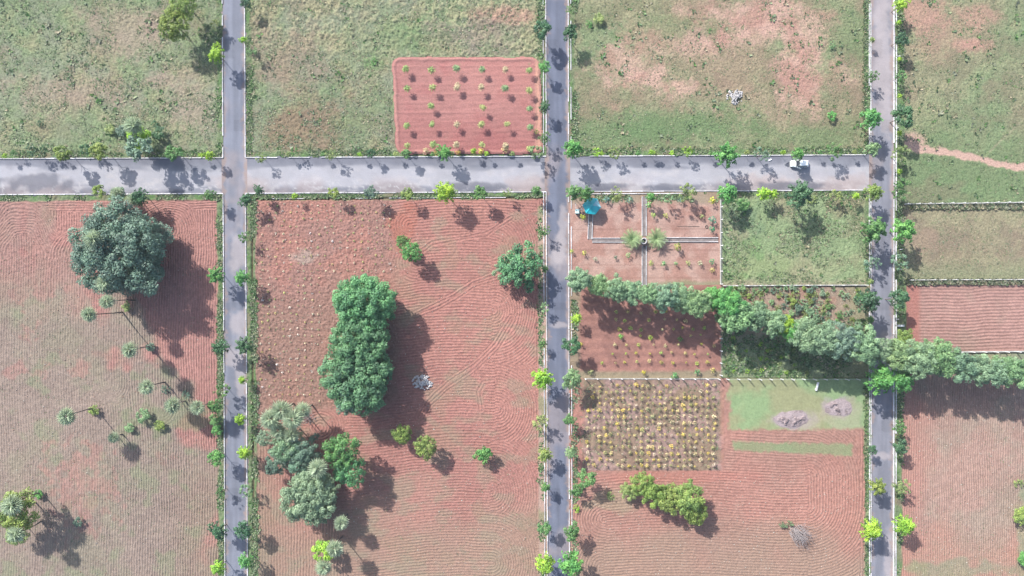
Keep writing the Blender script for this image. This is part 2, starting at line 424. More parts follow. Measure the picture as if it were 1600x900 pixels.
PLOT = (616, 90, 846, 241)
def in_plot(px, py, grow=0.0):
    x0, y0, x1, y1 = PLOT; r = 14
    lean = (py - 165) * 0.04
    qx = np.abs(px - lean - (x0 + x1) / 2) - ((x1 - x0) / 2 - r); qy = np.abs(py - (y0 + y1) / 2) - ((y1 - y0) / 2 - r)
    return np.hypot(np.maximum(qx, 0), np.maximum(qy, 0)) - r + (fbm(px, py, 12, 2, 33) - 0.5) * 3 - grow
def c1top(px, py):
    h, c = grass(px, py, 0.45, 0.6, 21, 1.15)
    clump = sst(0.50, 0.66, fbm(px, py, 7, 4, 44, .75)) * sst(110, 60, py + (fbm(px, py, 60, 2, 45) - 0.5) * 80)
    c = mix(c, A(200, 190, 150), clump * 0.6); h = h + 0.20 * clump
    for cx, cy, rx, ry, col, t in ((480, 200, 70, 36, A(164, 128, 110), 0.7), (440, 95, 80, 40, A(180, 150, 134), 0.6), (740, 55, 60, 26, A(172, 146, 138), 0.6), (640, 55, 40, 24, C_GRN2, 0.6), (585, 100, 14, 18, C_LUSH, 0.9), (790, 20, 40, 14, C_PINK, 0.6), (560, 190, 50, 50, C_GRN2, 0.5), (590, 70, 40, 60, C_GRN, 0.5)):
        c = mix(c, col, patch(px, py, cx, cy, rx, ry, int(cx)) * t)
    d = np.minimum(np.minimum(px - xR1(py), xL2(py) - px), yT(px) - py)
    return verge(h, c, px, py, d, 9, 23)
sheet('grass_field', [(xR1(-E), -E), (xL2(-E), -E), (xL2(245), yT(853)), (xR1(247), yT(384))], 0.21, c1top, M_GRASS, label='tussocky dry grass field around the red sapling plot')
def redplot(px, py):
    d = -in_plot(px, py)
    h, r, cl = furrows(px, py, py + 6 * np.sin(px / 60), 0.03, 9.0, 31)
    band = np.cos(2 * math.pi * (py - 104) / 14.5)
    h = h * 0.6 + 0.05 * sst(0.75, 1.0, band) * (fbm(px, py, 20, 2, 36) > 0.42)
    c = soil_col(px, py, A(208, 146, 138), A(194, 124, 120), 37, r * 0.3, cl * 0.6, 0.5 + (py - 160) / 240 if False else 0.5)
    c = mix(c, A(216, 152, 142), sst(190, 120, py) * sst(680, 760, px) * 0.6)
    c = mix(c, A(188, 120, 116), sst(150, 210, py + (fbm(px, py, 40, 2, 38) - 0.5) * 50) * 0.5)
    bund = sst(7, 4, d) * sst(0.5, 2.5, d)
    h = h + 0.15 * bund; c = mix(c, A(220, 160, 148), bund * 0.45)
    c = mix(c, A(224, 168, 146), sst(834, 838, px) * 0.7)
    return h, c
sheet('red_sapling_plot', [(PLOT[0] - 10, PLOT[1] - 4), (PLOT[2] + 6, PLOT[1] - 4), (PLOT[2] + 6, PLOT[3] + 1), (PLOT[0] - 10, PLOT[3] + 1)], 0.19, redplot, M_SOIL, 0.26, keep=lambda x, y: in_plot(x, y) < 0, label='bare red rounded plot with rows of saplings')

def c2top(px, py):
    h, c = grass(px, py, 0.45, 0.50, 51, 0.75, A(156, 152, 118))
    c = mix(c, A(188, 152, 134), sst(.42, .7, fbm(px, py, 70, 4, 59, .6)) * sst(230, 150, py) * .45)
    for cx, cy, rx, ry, t in ((975, 95, 46, 34, .75), (1000, 120, 40, 20, .8), (1165, 40, 56, 34, .95), (1210, 20, 50, 24, .8), (1250, 110, 32, 60, .95), (1262, 150, 22, 40, .8), (1100, 30, 40, 20, .7), (1070, 140, 30, 16, .8), (1030, 60, 50, 30, .5), (1310, 110, 30, 30, .7), (1250, 50, 60, 30, .7), (1150, 180, 40, 14, .7), (1090, 70, 40, 30, .5), (970, 170, 20, 14, .4)):
        c = mix(c, mix(A(206, 158, 142), A(226, 182, 164), sst(.4, .65, fbm(px, py, 26, 3, 58))), patch(px, py, cx, cy, rx * .92, ry * .92, int(cx + cy)) * t)
    for cx, cy, rx, ry, t in ((1060, 195, 130, 22, .8), (960, 215, 80, 22, .7), (1260, 215, 110, 22, .6), (1050, 40, 30, 14, .5), (1110, 42, 24, 16, .6), (1320, 60, 40, 50, .5)):
        c = mix(c, C_GRN2 * 0.95, patch(px, py, cx, cy, rx, ry, int(cx)) * t)
    d = np.minimum(np.minimum(px - xR2(py), xL3(py) - px), yT(px) - py)
    return verge(h, c, px, py, d, 9, 53)
sheet('grass_field', [(xR2(-E), -E), (xL3(-E), -E), (xL3(244), yT(1360)), (xR2(245), yT(888))], 0.21, c2top, M_GRASS, label='brown green grass field with bare pink earth patches')

def c3a(px, py):
    h, c = grass(px, py, 0.55, 0.45, 61, 0.8, A(158, 154, 122))
    for cx, cy, rx, ry, t in ((1440, 25, 40, 26, .7), (1530, 25, 40, 22, .6), (1530, 70, 30, 14, .8), (1470, 60, 50, 30, .35)):
        c = mix(c, A(214, 162, 146), patch(px, py, cx, cy, rx * .92, ry * .92, int(cx + cy)) * t)
    c = mix(c, C_GRN2, sst(130, 240, py + (fbm(px, py, 60, 2, 63) - 0.5) * 80) * 0.6)
    c = mix(c, A(146, 142, 112), blob(px, py, 1460, 300, 50, 24, 64) * 0.7)
    yp = np.interp(px, [1400, 1430, 1470, 1520, 1560, 1660], [224, 231, 237, 245, 257, 270])
    pa = sst(7, 3.5, np.abs(py - yp) + (fbm(px, py, 9, 3, 65) - 0.5) * 9)
    pa = np.maximum(pa, blob(px, py, 1424, 218, 22, 16, 66, 0.4) * 0.9)
    c = mix(c, A(226, 184, 166), pa); h = h * (1 - 0.85 * pa) - 0.05 * pa
    tr = sst(2.2, 1.0, np.abs(py - (252 - (px - 1530) * 0.95)) + 30 * (px < 1545)); c = mix(c, A(196, 186, 150), tr * 0.7)
    return verge(h, c, px, py, px - xR3(py), 16, 67)
sheet('grass_field', [(xR3(-E), -E), (1600 + E, -E), (1600 + E, 318), (xR3(318), 318)], 0.23, c3a, M_GRASS, label='green grass field crossed by a pink dirt footpath')
def c3b(px, py):
    h, c = grass(px, py, 0.25, 0.75, 71, 0.6, A(166, 150, 126))
    c = mix(c, A(150, 158, 120), sst(400, 430, py + (fbm(px, py, 30, 2, 72) - .5) * 20) * 0.6)
    c = mix(c, A(178, 150, 130), blob(px, py, 1440, 375, 30, 30, 73) * 0.7)
    return verge(h, c, px, py, px - xR3(py), 15, 74)
sheet('grass_field', [(xR3(318), 318), (1600 + E, 318), (1600 + E, 438), (xR3(438), 438)], 0.23, c3b, M_GRASS, label='dry brown grass strip between two post fences')
def c3c(px, py):
    ph = py + 0.012 * (px - 1420) + 1.5 * np.sin(px / 35)
    edge = sst(1432, 1442, px)
    h, r, cl = furrows(px, py, ph, 0.085, 5.0, 75, 0.25 + 0.75 * edge)
    c = soil_col(px, py, A(202, 156, 144), A(188, 152, 138), 76, r, cl, 0.4)
    c = mix(c, A(196, 124, 112), (1 - edge) * 0.7)
    return verge(h, c, px, py, px - xR3(py), 20, 77)
sheet('ploughed_field', [(xR3(438), 438), (1600 + E, 438), (1600 + E, 549), (xR3(549), 549)], 0.19, c3c, M_SOIL, label='small red ploughed field with level furrows')
def c3d(px, py):
    ph = px + 0.01 * py + 3 * np.sin(py / 90)
    h, r, cl = furrows(px, py, ph, 0.065, 3.6, 81, sst(575, 600, py), .13)
    c = soil_col(px, py, A(202, 164, 148), A(188, 164, 146), 82, r, cl, 0.5)
    c = mix(c, A(206, 146, 132), sst(1460, 1420, px + (fbm(px, py, 40, 2, 83) - .5) * 50) * 0.7)
    c = mix(c, A(206, 146, 126), sst(800, 880, py + (fbm(px, py, 60, 2, 84) - .5) * 80) * 0.5)
    hg, cg = grass(px, py, 0.5, 0.5, 85, 0.8)
    t = np.maximum(sst(586, 572, py + (fbm(px, py, 16, 2, 86) - .5) * 14), blob(px, py, 1500, 890, 120, 16, 87) * 0.6)
    t = np.maximum(t, sst(1588, 1600, px + (py - 760) * 0.03 + (fbm(px, py, 20, 2, 88) - .5) * 20) * sst(730, 780, py) * 0.8)
    h = h * (1 - t) + hg * t; c = mix(c, cg, t)
    return verge(h, c, px, py, px - xR3(py), 13, 89)
sheet('ploughed_field', [(xR3(549), 549), (1600 + E, 549), (1600 + E, 900 + E), (xR3(960), 900 + E)], (0.12, 0.28), c3d, M_SOIL, label='pinkish brown field with upright furrows below the tree row')

def c0bot(px, py):
    ph = px + 2.5 * np.sin(py / 70) * sst(330, 420, py) - 0.004 * (py - 600)
    top = py + 0.0 * px
    ph = np.where(py + 6 * np.sin(px / 40) < 334, top, ph)
    for cx, cy, r0, r1, sq in ((36, 396, 70, 22, .8), (262, 356, 56, 4, 1.25), (128, 392, 46, 14, 1.2)):
        d = np.hypot((px - cx) * (1 + .12 * np.sin(py / 17)), (py - cy) * sq) + (fbm(px, py, 25, 2, int(cx)) - .5) * 9
        ph = np.where((d < r0) & (d > r1) & (py < cy + 10), d, ph)
    for cx, cy, r0 in ((170, 600, 34), (250, 640, 30)):
        d = np.hypot(px - cx, py - cy); ph = np.where((d < r0) & (py > cy - 4), d, ph)
    h, r, cl = furrows(px, py, ph, 0.080, 4.0, 91, 0.55 + 0.5 * sst(120, 260, px) + 0.3 * sst(480, 400, py), .16)
    red = sst(0.45, 0.60, 0.50 + (px - 205) / 420 - (py - 520) / 700 + (fbm(px, py, 60, 3, 92) - 0.5) * 0.9)
    red = np.maximum(red, sst(500, 400, py + (fbm(px, py, 50, 3, 98) - .5) * 120) * (.45 + .5 * fbm(px, py * .3, 12, 3, 99)))
    for cx, cy, rx, ry in ((130, 760, 50, 60), (20, 578, 16, 14), (70, 580, 14, 12), (124, 578, 16, 16), (50, 440, 60, 30), (45, 515, 16, 16)):
        red = np.maximum(red, blob(px, py, cx, cy, rx, ry, int(cx + 5), 1.3, 12) * (0.25 + .5 * fbm(px, py * .2, 4, 2, 77)))
    c = soil_col(px, py, A(180, 158, 144), A(172, 158, 138), 93, r, cl, 0.5)
    c = mix(c, soil_col(px, py, A(208, 152, 140), A(196, 142, 132), 94, r, cl), red)
    c = mix(c, A(176, 140, 122), sst(640, 800, py) * sst(230, 330, px) * 0.4)
    gp = sst(0.60, 0.75, fbm(px, py, 26, 3, 95)) * 0.35 * (1 - red)
    c = mix(c, C_GRN, gp)
    c = mix(c, C_GRN * 0.9, blob(px, py, 262, 655, 60, 26, 96) * 0.5)
    d = np.minimum(xL1(py) - px, (py - yB(px))); 
    return verge(h, c, px, py, d, 10, 97)
sheet('ploughed_field', [(-E, yB(-E)), (xL1(302), yB(349)), (xL1(425), 425), (-E, 425)], 0.15, c0bot, M_SOIL, label='looping red furrows around the huge dark tree')
sheet('ploughed_field', [(-E, 425), (xL1(425), 425), (xL1(960), 960), (-E, 960)], (0.13, 0.26), c0bot, M_SOIL, label='big ploughed field with scattered palms below the huge dark tree')

def phase9(px, py):
    ph = py + 5 * np.sin((px - 620) / 55.0) + 0.03 * (px - 620)
    # headland loops along the kerb side
    for y0, y1, yc, xr in ((330, 452, 396, 772), (452, 570, 486, 772), (570, 690, 640, 778), (690, 800, 770, 770), (800, 960, 880, 770)):
        d = np.hypot(np.maximum(px - xr, 0) * 1.15, py - yc) 
        ph = np.where((py >= y0) & (py < y1) & (px > xr - 4) & (px < 838), d, ph)
    ph = np.where(px > 838 - 3 * np.sin(py / 20), px, ph)
    for y0, y1, yc, xl in ((335, 395, 352, 640), (395, 440, 412, 650)):
        d = np.hypot(np.minimum(px - xl, 0), py - yc); ph = np.where((py >= y0) & (py < y1) & (px < xl + 3) & (px > 610), d, ph)
    ph = track(px, py, ph, [(655, 652), (668, 630), (700, 600), (740, 574), (775, 540), (800, 498)], 9)
    ph = track(px, py, ph, [(648, 492), (680, 478), (712, 462), (738, 444), (790, 426)], 8)
    ph = track(px, py, ph, [(752, 640), (748, 612), (756, 598), (772, 596)], 6)
    ph = track(px, py, ph, [(660, 392), (676, 380), (760, 366), (800, 340)], 6)
    # lower corner by the kerb: upright furrows
    bl = (py > 690) & (px < 512 + (py - 690) * 0.15)
    ph = np.where(bl, px, ph)
    dl = np.hypot(px - 500, (py - 668)); ph = np.where((dl < 40) & (px > 482) & (py < 690), dl, ph)
    return ph
def c1bot(px, py):
    ph = phase9(px, py)
    seed = sst(630, 604, px + (fbm(px, py, 30, 3, 101) - .5) * 24) * sst(652, 632, py + (px - 500) * 0.12)
    h, r, cl = furrows(px, py, ph, 0.076, 4.5, 102, 1 - 0.8 * seed, .13)
    rough = (fbm(px, py, 2.8, 3, 103, .8) - .5)
    h = h + seed * 0.30 * rough
    c = soil_col(px, py, A(208, 148, 134), A(196, 138, 126), 104, r, cl, 0.5)
    c = mix(c, A(182, 152, 132), sst(740, 860, py + (fbm(px, py, 60, 3, 105) - .5) * 130) * 0.75)
    c = mix(c, A(176, 146, 126), sst(470, 410, px) * sst(690, 740, py) * 0.6)
    c = mix(c, A(178, 150, 126), sst(0.58, 0.72, fbm(px, py, 38, 3, 106)) * 0.4)
    sc_ = mix(A(202, 144, 130), A(190, 142, 130), sst(0.4, 0.6, fbm(px, py, 40, 3, 107)))
    sc_ = mix(sc_, A(172, 138, 120), sst(400, 520, py + (fbm(px, py, 50, 2, 108) - .5) * 120) * 0.5)
    sc_ = mix(sc_, A(206, 184, 170), blob(px, py, 474, 402, 30, 16, 109) * 0.6)
    sc_ = sc_ * (0.92 + 0.7 * rough)[..., None]
    c = mix(c, sc_, seed)
    wp = sst(.52, .72, fbm(px, py * 1.6, 30, 3, 115)) * (1 - seed) * .45; c = mix(c, A(168, 156, 132), wp)
    h = h + seed * .2 * (np.random.default_rng(5).random(px.shape) - .5)
    c = mix(c, A(196, 122, 104), blob(px, py, 630, 350, 22, 40, 110) * 0.7)
    # verge with a shallow ditch beside the kerbs
    dl_ = px - xR1(py); dr = xL2(py) - px; dt = py - yB(px)
    h, c = verge(h, c, px, py, np.minimum(dl_ - 4, dt - 0), 11, 111)
    dit = np.minimum(np.abs(dl_ - 9.5), np.abs(dt - 9.0)); t = sst(2.2, 0.8, dit)
    h = h - 0.30 * t; c = mix(c, A(110, 80, 68), t * 0.75)
    t = sst(14.5, 12.5, dr + (fbm(px, py, 16, 2, 112) - .5) * 2) * sst(318, 330, py)
    h = h * (1 - t) + 0.1 * (fbm(px, py, 5, 2, 113) - .5) * t
    c = mix(c, mix(A(208, 172, 156), A(172, 160, 128), sst(.45, .65, fbm(px, py, 20, 3, 114))), t)
    return h, c
XS, YS = 617, 645
sheet('seedling_plot', [(xR1(302), yB(384)), (XS, yB(XS)), (XS, YS), (xR1(YS), YS)], 0.19, c1bot, M_SOIL, label='red soil plot dotted with tiny seedlings')
sheet('ploughed_field', [(XS, yB(XS)), (xL2(300), yB(853)), (xL2(YS), YS), (XS, YS)], 0.165, c1bot, M_SOIL, label='red ploughed field with looping furrows and a diagonal tractor track')
sheet('ploughed_field', [(xR1(YS), YS), (xL2(YS), YS), (xL2(960), 960), (xR1(960), 960)], 0.165, c1bot, M_SOIL, label='brownish ploughed field below the big green trees')

XD = 1127
def garden(px, py):
    n = fbm(px, py, 20, 3, 121); n2 = fbm(px, py, 5, 3, 122)
    c = mix(A(212, 172, 158), A(198, 150, 136), sst(.4, .65, n)); c = mix(c, A(186, 140, 126), sst(.55, .7, fbm(px, py, 40, 3, 123)) * .6)
    c = c * (0.88 + .24 * n2)[..., None]
    ln = np.minimum.reduce([np.abs(py - v) for v in (358, 391, 414, 434)]); c = mix(c, A(150, 104, 92), sst(1.2, 0.4, ln) * .4)
    h = 0.10 * (n2 - .5) + 0.05 * (n - .5)
    t = sst(322, 312, py + (n - .5) * 12); c = mix(c, A(150, 150, 118), t * .5)
    t = sst(436, 444, py + (n - .5) * 8) ; c = mix(c, C_GRN, t * .6)
    return h, c
sheet('garden_plot', [(xR2(300), yB(888)), (XD, yB(XD)), (XD, 445), (xR2(445), 445)], 0.22, garden, M_SOIL, label='pale pink garden plot divided by white edged paths')
def c2grass(px, py):
    h, c = grass(px, py, 0.80, 0.38, 131, 0.9, A(160, 178, 124))
    c = mix(c * 1.16, C_LUSH * 1.2, patch(px, py, 1180, 420, 60, 30, 139) * .35)
    c = mix(c, A(184, 180, 140), blob(px, py, 1230, 415, 110, 30, 132) * .4)
    c = mix(c, A(186, 172, 146), sst(432, 444, py + (fbm(px, py, 14, 2, 133) - .5) * 14) * .7)
    c = mix(c, A(130, 156, 120), blob(px, py, 1160, 340, 34, 34, 134) * .7)
    c = mix(c, A(160, 148, 118), blob(px, py, 1325, 320, 40, 18, 135) * .7)
    d = np.minimum(xL3(py) - px, py - yB(px)); return verge(h, c, px, py, d, 8, 136)
sheet('grass_field', [(XD, yB(XD)), (xL3(298), yB(1360)), (xL3(445), 445), (XD, 445)], 0.21, c2grass, M_GRASS, label='square lush green grass plot beside the garden')
def shrubplot(px, py):
    n = fbm(px, py, 14, 3, 141); n2 = fbm(px, py, 5, 3, 142)
    c = mix(A(184, 160, 140), A(188, 148, 130), sst(.4, .65, n)) * (0.85 + .3 * n2)[..., None]
    c = mix(c, C_GRN * 1.15, sst(505, 545, py + (n - .5) * 30) * .85)
    c = mix(c, A(168, 164, 128), sst(1300, 1340, px + (n - .5) * 30) * .8)
    h = 0.2 * (n2 - .5); return h, c
sheet('shrub_plot', [(XD, 445), (xL3(445), 445), (xL3(590), 590), (XD, 590)], 0.24, shrubplot, M_GRASS, label='pinkish plot crowded with low shrubs under the tree row')
def redbed(px, py):
    n = fbm(px, py, 20, 3, 151); n2 = fbm(px, py, 5, 3, 152)
    c = mix(A(190, 136, 122), A(176, 126, 114), sst(.4, .6, n)) * (0.86 + .28 * n2)[..., None]
    c = mix(c, A(176, 164, 132), sst(577, 583, py + (n - .5) * 6) * .8)
    c = mix(c, A(170, 158, 130), sst(910, 902, px + (n - .5) * 8) * .7)
    h = 0.14 * (n2 - .5) + 0.04 * np.cos(2 * math.pi * py / 14.5)
    return h, c
sheet('planting_bed', [(xR2(445), 445), (XD, 445), (XD, 591), (xR2(591), 591)], 0.22, redbed, M_SOIL, label='dark red bed with lime young plants by the white post fence')
def yellowbed(px, py):
    n = fbm(px, py, 24, 3, 161); n2 = fbm(px, py, 5, 3, 162)
    c = mix(A(192, 156, 146), A(172, 144, 122), sst(.4, .6, n)) * (0.80 + .36 * n2)[..., None]
    c = mix(c, A(150, 118, 104), sst(.55, .7, fbm(px, py, 6, 3, 163, .7)) * .5)
    c = mix(c, A(204, 140, 124), sst(914, 906, px + (n - .5) * 10) * .8)
    c = mix(c, A(206, 142, 126), sst(1122, 1130, px) * .6)
    h = 0.28 * (n2 - .5); return h, c
YY = 735
sheet('sapling_bed', [(xR2(591), 591), (1131, 591), (1131, YY), (xR2(YY), YY)], 0.22, yellowbed, M_SOIL, label='square bed packed with rows of yellow saplings')
def c2low(px, py):
    # racetrack furrows
    ph = np.hypot(np.maximum(px - 1262, 0), np.maximum(np.abs(py - 770) - 22, 0) * 1.0 + 0.0)
    inner = py + 6 * np.sin((px - 900) / 80.0) + 0.02 * px
    ph = np.where(px > 1262, ph, inner)
    ph = np.where(px > 1344 + 3 * np.sin(py / 30), px, ph)
    for y0, y1, yc, xl in ((785, 850, 812, 944), (850, 930, 886, 940)):
        d = np.hypot(np.minimum(px - xl, 0), py - yc); ph = np.where((py >= y0) & (py < y1) & (px < xl + 3), d, ph)
    h, r, cl = furrows(px, py, ph, 0.074, 4.4, 171, clod=.13, strength= sst(735, 752, py + sst(1120, 1150, px) * 70))
    c = soil_col(px, py, A(206, 150, 134), A(196, 148, 132), 172, r, cl, 0.5)
    c = mix(c, A(180, 152, 132), sst(800, 880, py + (fbm(px, py, 60, 3, 173) - .5) * 90) * .7)
    c = mix(c, A(180, 162, 134), blob(px, py, 950, 780, 40, 20, 174) * .6)
    c = mix(c, A(206, 136, 122), blob(px, py, 1040, 745, 150, 12, 175, .4) * .6)
    # lawn and its left over strip
    nl = (fbm(px, py, 16, 2, 176) - .5)
    lawn = sst(3, -3, np.maximum(py - 670 - 2 * np.sin(px / 60), 1141 - px + nl * 14) + (fbm(px, py, 5, 3, 183, .7) - .5) * 9)
    top = 690 + (px - 1145) * 0.02; bot = 703 + (px - 1145) * 0.05
    strip = .85 * sst(2.5, -2.5, np.maximum.reduce([top - py, py - bot, 1146 - px, px - 1331]) + nl * 3 + (fbm(px, py, 5, 3, 184, .7) - .5) * 7)
    side = sst(1350, 1354, px + nl * 6)
    lc = mix(C_LAWN, A(178, 172, 130), sst(.4, .65, fbm(px, py, 44, 4, 177)) * .8) * (0.86 + .28 * fbm(px, py, 4, 3, 178, .7))[..., None]
    lc = mix(lc, C_ASH, blob(px, py, 1236, 656, 36, 16, 179, .5, 14) * .85); lc = mix(lc, C_ASH, blob(px, py, 1312, 638, 28, 18, 180, .5, 14) * .85)
    lc = mix(lc, A(196, 184, 156), blob(px, py, 1300, 655, 60, 22, 181) * .5)
    hl = 0.10 * (fbm(px, py, 6, 3, 182) - .5)
    t = np.maximum(np.maximum(lawn, strip), side)
    lc = mix(lc, C_GRN * .95, (np.maximum(strip, side) * (1 - lawn)) * .7)
    h = h * (1 - t) + hl * t; c = mix(c, lc, t)
    return h, c
sheet('lawn', [(1131, 591), (xL3(591), 591), (xL3(672), 672), (1131, 672)], 0.24, c2low, M_LAWN, label='smooth pale green lawn with two grey earth heaps')
sheet('ploughed_field', [(1131, 672), (xL3(672), 672), (xL3(YY), YY), (1131, YY)], 0.18, c2low, M_SOIL, label='narrow band of red furrows around a leftover green strip')
sheet('ploughed_field', [(xR2(YY), YY), (xL3(YY), YY), (xL3(960), 960), (xR2(960), 960)], 0.165, c2low, M_SOIL, label='red ploughed field around the lime green tree clump')

# ------------------------------------------------------------------ kerbs: runs of whitewashed stones
STONES = {}
def stone_mesh(L, wd, ht):
    k = (round(L, 2), wd, ht)
    if k not in STONES:
        STONES[k] = MB().box((0, 0, ht / 2 - 0.12), (L - 0.06, wd, ht + 0.24), 0.03).mesh('kerb_stone')
        STONES[k].materials.append(M_KERB)
    return STONES[k]
def kerb(a, b, label, wd=0.21, ht=0.19, L=2.5, miss=0.06, name='kerb', piece='kerb_stone', z=0.02):
    ax, ay, bx, by = X(a[0]), Y(a[1]), X(b[0]), Y(b[1])
    D = math.hypot(bx - ax, by - ay); n = max(1, round(D / L)); L2 = D / n; an = math.atan2(by - ay, bx - ax)
    root = empty(name, (ax, ay, 0)); tag(root, label, kind='structure')
    me = stone_mesh(round(L2, 2), wd, ht)
    for i in range(n):
        if rnd.random() < miss: continue
        t = (i + 0.5) / n
        o = bpy.data.objects.new(piece, me); link(o); o.parent = root
        o.location = ((bx - ax) * t + rnd.uniform(-.02, .02), (by - ay) * t + rnd.uniform(-.02, .02), z + rnd.uniform(-.02, .02))
        o.rotation_euler = (0, 0, an + rnd.uniform(-.006, .006))
T_, B_ = -E + 15, 945
for nm, f, side, two in (('palm field road', xL1, 'palm field', 0), ('palm field road', xR1, 'seedling plot', 0), ('gazebo road', xL2, 'ploughed field', -4.2), ('gazebo road', xR2, 'gazebo', 4.0), ('dusty junction road', xL3, 'lawn', -2.6)):
    for y0, y1, wh in ((T_, yT(f(245)), 'above'), (yB(f(300)), B_, 'below')):
        kerb((f(y0), y0), (f(y1), y1), 'white kerb on the %s side of the %s, %s the wide road' % (side, nm, wh))
        if two: kerb((f(y0) + two, y0), (f(y1) + two, y1 - (5 if wh == 'above' else -5)), 'thin white edging beside the %s kerb of the %s, %s the wide road' % (side, nm, wh), 0.18, 0.16, 4.0, 0.22, 'edging', 'edging_stone', z=0.06)
kerb((xR3(T_), T_), (xR3(B_), B_), 'long unbroken white kerb of the dusty junction road facing the wide road', 0.28)
kerb((xR3(T_) + 3.6, T_), (xR3(B_) + 3.6, B_), 'thin white edging outside the unbroken kerb of the dusty junction road', 0.2, 0.18, 4.0, 0.15, 'edging', 'edging_stone', z=0.06)
for x0, x1, wh in ((-E + 15, xL1(247), 'beside the palm field road'), (xR1(247), xL2(246), 'between the palm field road and the gazebo road'), (xR2(246), xL3(244) - 8, 'between the gazebo road and the junction road')):
    kerb((x0, yT(x0)), (x1, yT(x1)), 'upper white kerb of the wide road %s' % wh)
    kerb((x0, yB(x0)), (x1, yB(x1)), 'lower white kerb of the wide road %s' % wh)
kerb((xR2(300) + 2, yB(888) + 3.6), (XD, yB(XD) + 3.6), 'thin white edging along the top of the garden plot', 0.2, 0.16, 4.0, 0.1, 'edging', 'edging_stone', z=0.06)
kerb((xR1(310) + 14, yB(390) + 8.5), (XS + 200, yB(820) + 8.5), 'thin grey edging above the seedling plot', 0.16, 0.10, 4.0, 0.35, 'edging', 'edging_stone', z=0.0)

# ------------------------------------------------------------------ foliage meshes
def leaf_mesh(name, cen, nrm, L, wd, rng, tone):
    n = len(cen)
    a = rng.normal(size=(n, 3)); nrm = nrm / (np.linalg.norm(nrm, axis=1, keepdims=True) + 1e-9)
    u = a - (a * nrm).sum(1, keepdims=True) * nrm; u /= (np.linalg.norm(u, axis=1, keepdims=True) + 1e-9)
    v = np.cross(nrm, u)
    s = (L * rng.uniform(.6, 1.35, n))[:, None] if not hasattr(L, '__len__') else (L * rng.uniform(.6, 1.35, n))[:, None]
    p = np.stack([cen - u * s, cen + v * s * wd - nrm * s * .12, cen + u * s, cen - v * s * wd - nrm * s * .12], 1).reshape(-1, 3)
    me = np_mesh(name, p, quads=np.arange(4 * n).reshape(n, 4))
    set_tone(me, np.repeat(np.clip(tone, 0, 1), 4))
    me.materials.append(M_LEAF)
    return me
def crown(seed, style, n_leaf, L, wd=0.55):
    """unit-radius crown centred on the origin"""
    rng = np.random.default_rng(seed)
    lobes = []
    if style == 'star':
        na = rng.integers(8, 12)
        for i in range(na):
            th = 2 * math.pi * (i + rng.uniform(-.3, .3)) / na; ln = rng.uniform(.72, 1.0)
            for t in np.linspace(.28, 1, 4):
                lobes.append((ln * t * math.cos(th) * .86, ln * t * math.sin(th) * .86, .34 - .42 * t ** 2 + rng.uniform(-.06, .06), .215 - .07 * t))
        for i in range(12): lobes.append((*rng.normal(0, .24, 2), rng.uniform(.2, .55), .22))
    elif style == 'round':
        for i in range(26):
            th = rng.uniform(0, 2 * math.pi); r = .78 * math.sqrt(rng.random()); lobes.append((r * math.cos(th), r * math.sin(th), .55 * math.sqrt(max(0, 1 - r * r)) + rng.uniform(-.22, .08), rng.uniform(.17, .28)))
    elif style == 'sparse':
        for i in range(24):
            th = rng.uniform(0, 2 * math.pi); r = .85 * math.sqrt(rng.random()); lobes.append((r * math.cos(th), r * math.sin(th), rng.uniform(-.3, .4), rng.uniform(.13, .23)))
    elif style == 'rag':
        wob = rng.uniform(0, 6.28, 4)
        for i in range(44):
            th = i * 2.39996 + rng.uniform(-.4, .4); k = .92 + .13 * math.sin(3 * th + wob[0]) + .10 * math.sin(5 * th + wob[1]) + .08 * math.sin(9 * th + wob[2])
            r = k * min(1, ((i + rng.random()) / 44) ** .55)
            z = .6 * math.sqrt(max(0, 1 - min(1, r) ** 2)) + rng.uniform(-.3, .14)
            lobes.append((r * math.cos(th), r * math.sin(th), z - .1, rng.uniform(.14, .25)))
    else:                      # 'big': many small domes over a broad uneven cap
        wob = rng.uniform(0, 6.28, 3)
        for i in range(150 if style == 'big' else 70):
            nl = 150 if style == 'big' else 70; th = i * 2.39996 + rng.uniform(-.25, .25); k = 1 + .08 * math.sin(3 * th + wob[0]) + .06 * math.sin(5 * th + wob[1])
            r = .93 * k * min(1, ((i + rng.uniform(.2, .8)) / nl) ** .5 + rng.uniform(-.03, .03))
            z = .62 * math.sqrt(max(0, 1 - min(1, (r / k) ** 2))) + rng.uniform(-.30, .09)
            lobes.append((r * math.cos(th) * .95, r * math.sin(th) * .95, z - .1, rng.uniform(.09, .16) if style == 'big' else rng.uniform(.13, .21)))
    lob = np.array(lobes)
    wgt = lob[:, 3] ** 2; idx = rng.choice(len(lob), n_leaf, p=wgt / wgt.sum())
    d = rng.normal(size=(n_leaf, 3)); d[:, 2] = d[:, 2] * .8 + .35
    d /= np.linalg.norm(d, axis=1, keepdims=True)
    rr = lob[idx, 3] * rng.uniform(.55, 1.12, n_leaf)
    cen = lob[idx, :3] + d * rr[:, None] * np.array([1, 1, .85])
    nrm = d * .85 + rng.normal(0, .42, (n_leaf, 3)) + np.array([0, 0, .5])
    tone = rng.random(len(lob))[idx] * .55 + rng.random(n_leaf) * .45
    return leaf_mesh('crown_' + style, cen, nrm, L, wd, rng, tone)
CR = {
 'star': [crown(100 + i, 'star', 1500, .085, .5) for i in range(5)],
 'round': [crown(120 + i, 'round', 1350, .080, .6) for i in range(5)],
 'sparse': [crown(140 + i, 'sparse', 800, .085, .42) for i in range(4)],
 'mid': [crown(160 + i, 'mid', 4300, .048, .6) for i in range(5)],
 'rag': [crown(210 + i, 'rag', 4600, .052, .55) for i in range(7)],
 'big': [crown(180, 'big', 26000, .0225, .6)],
 'large': [crown(190 + i, 'big', 14500, .031, .6) for i in range(3)],
}
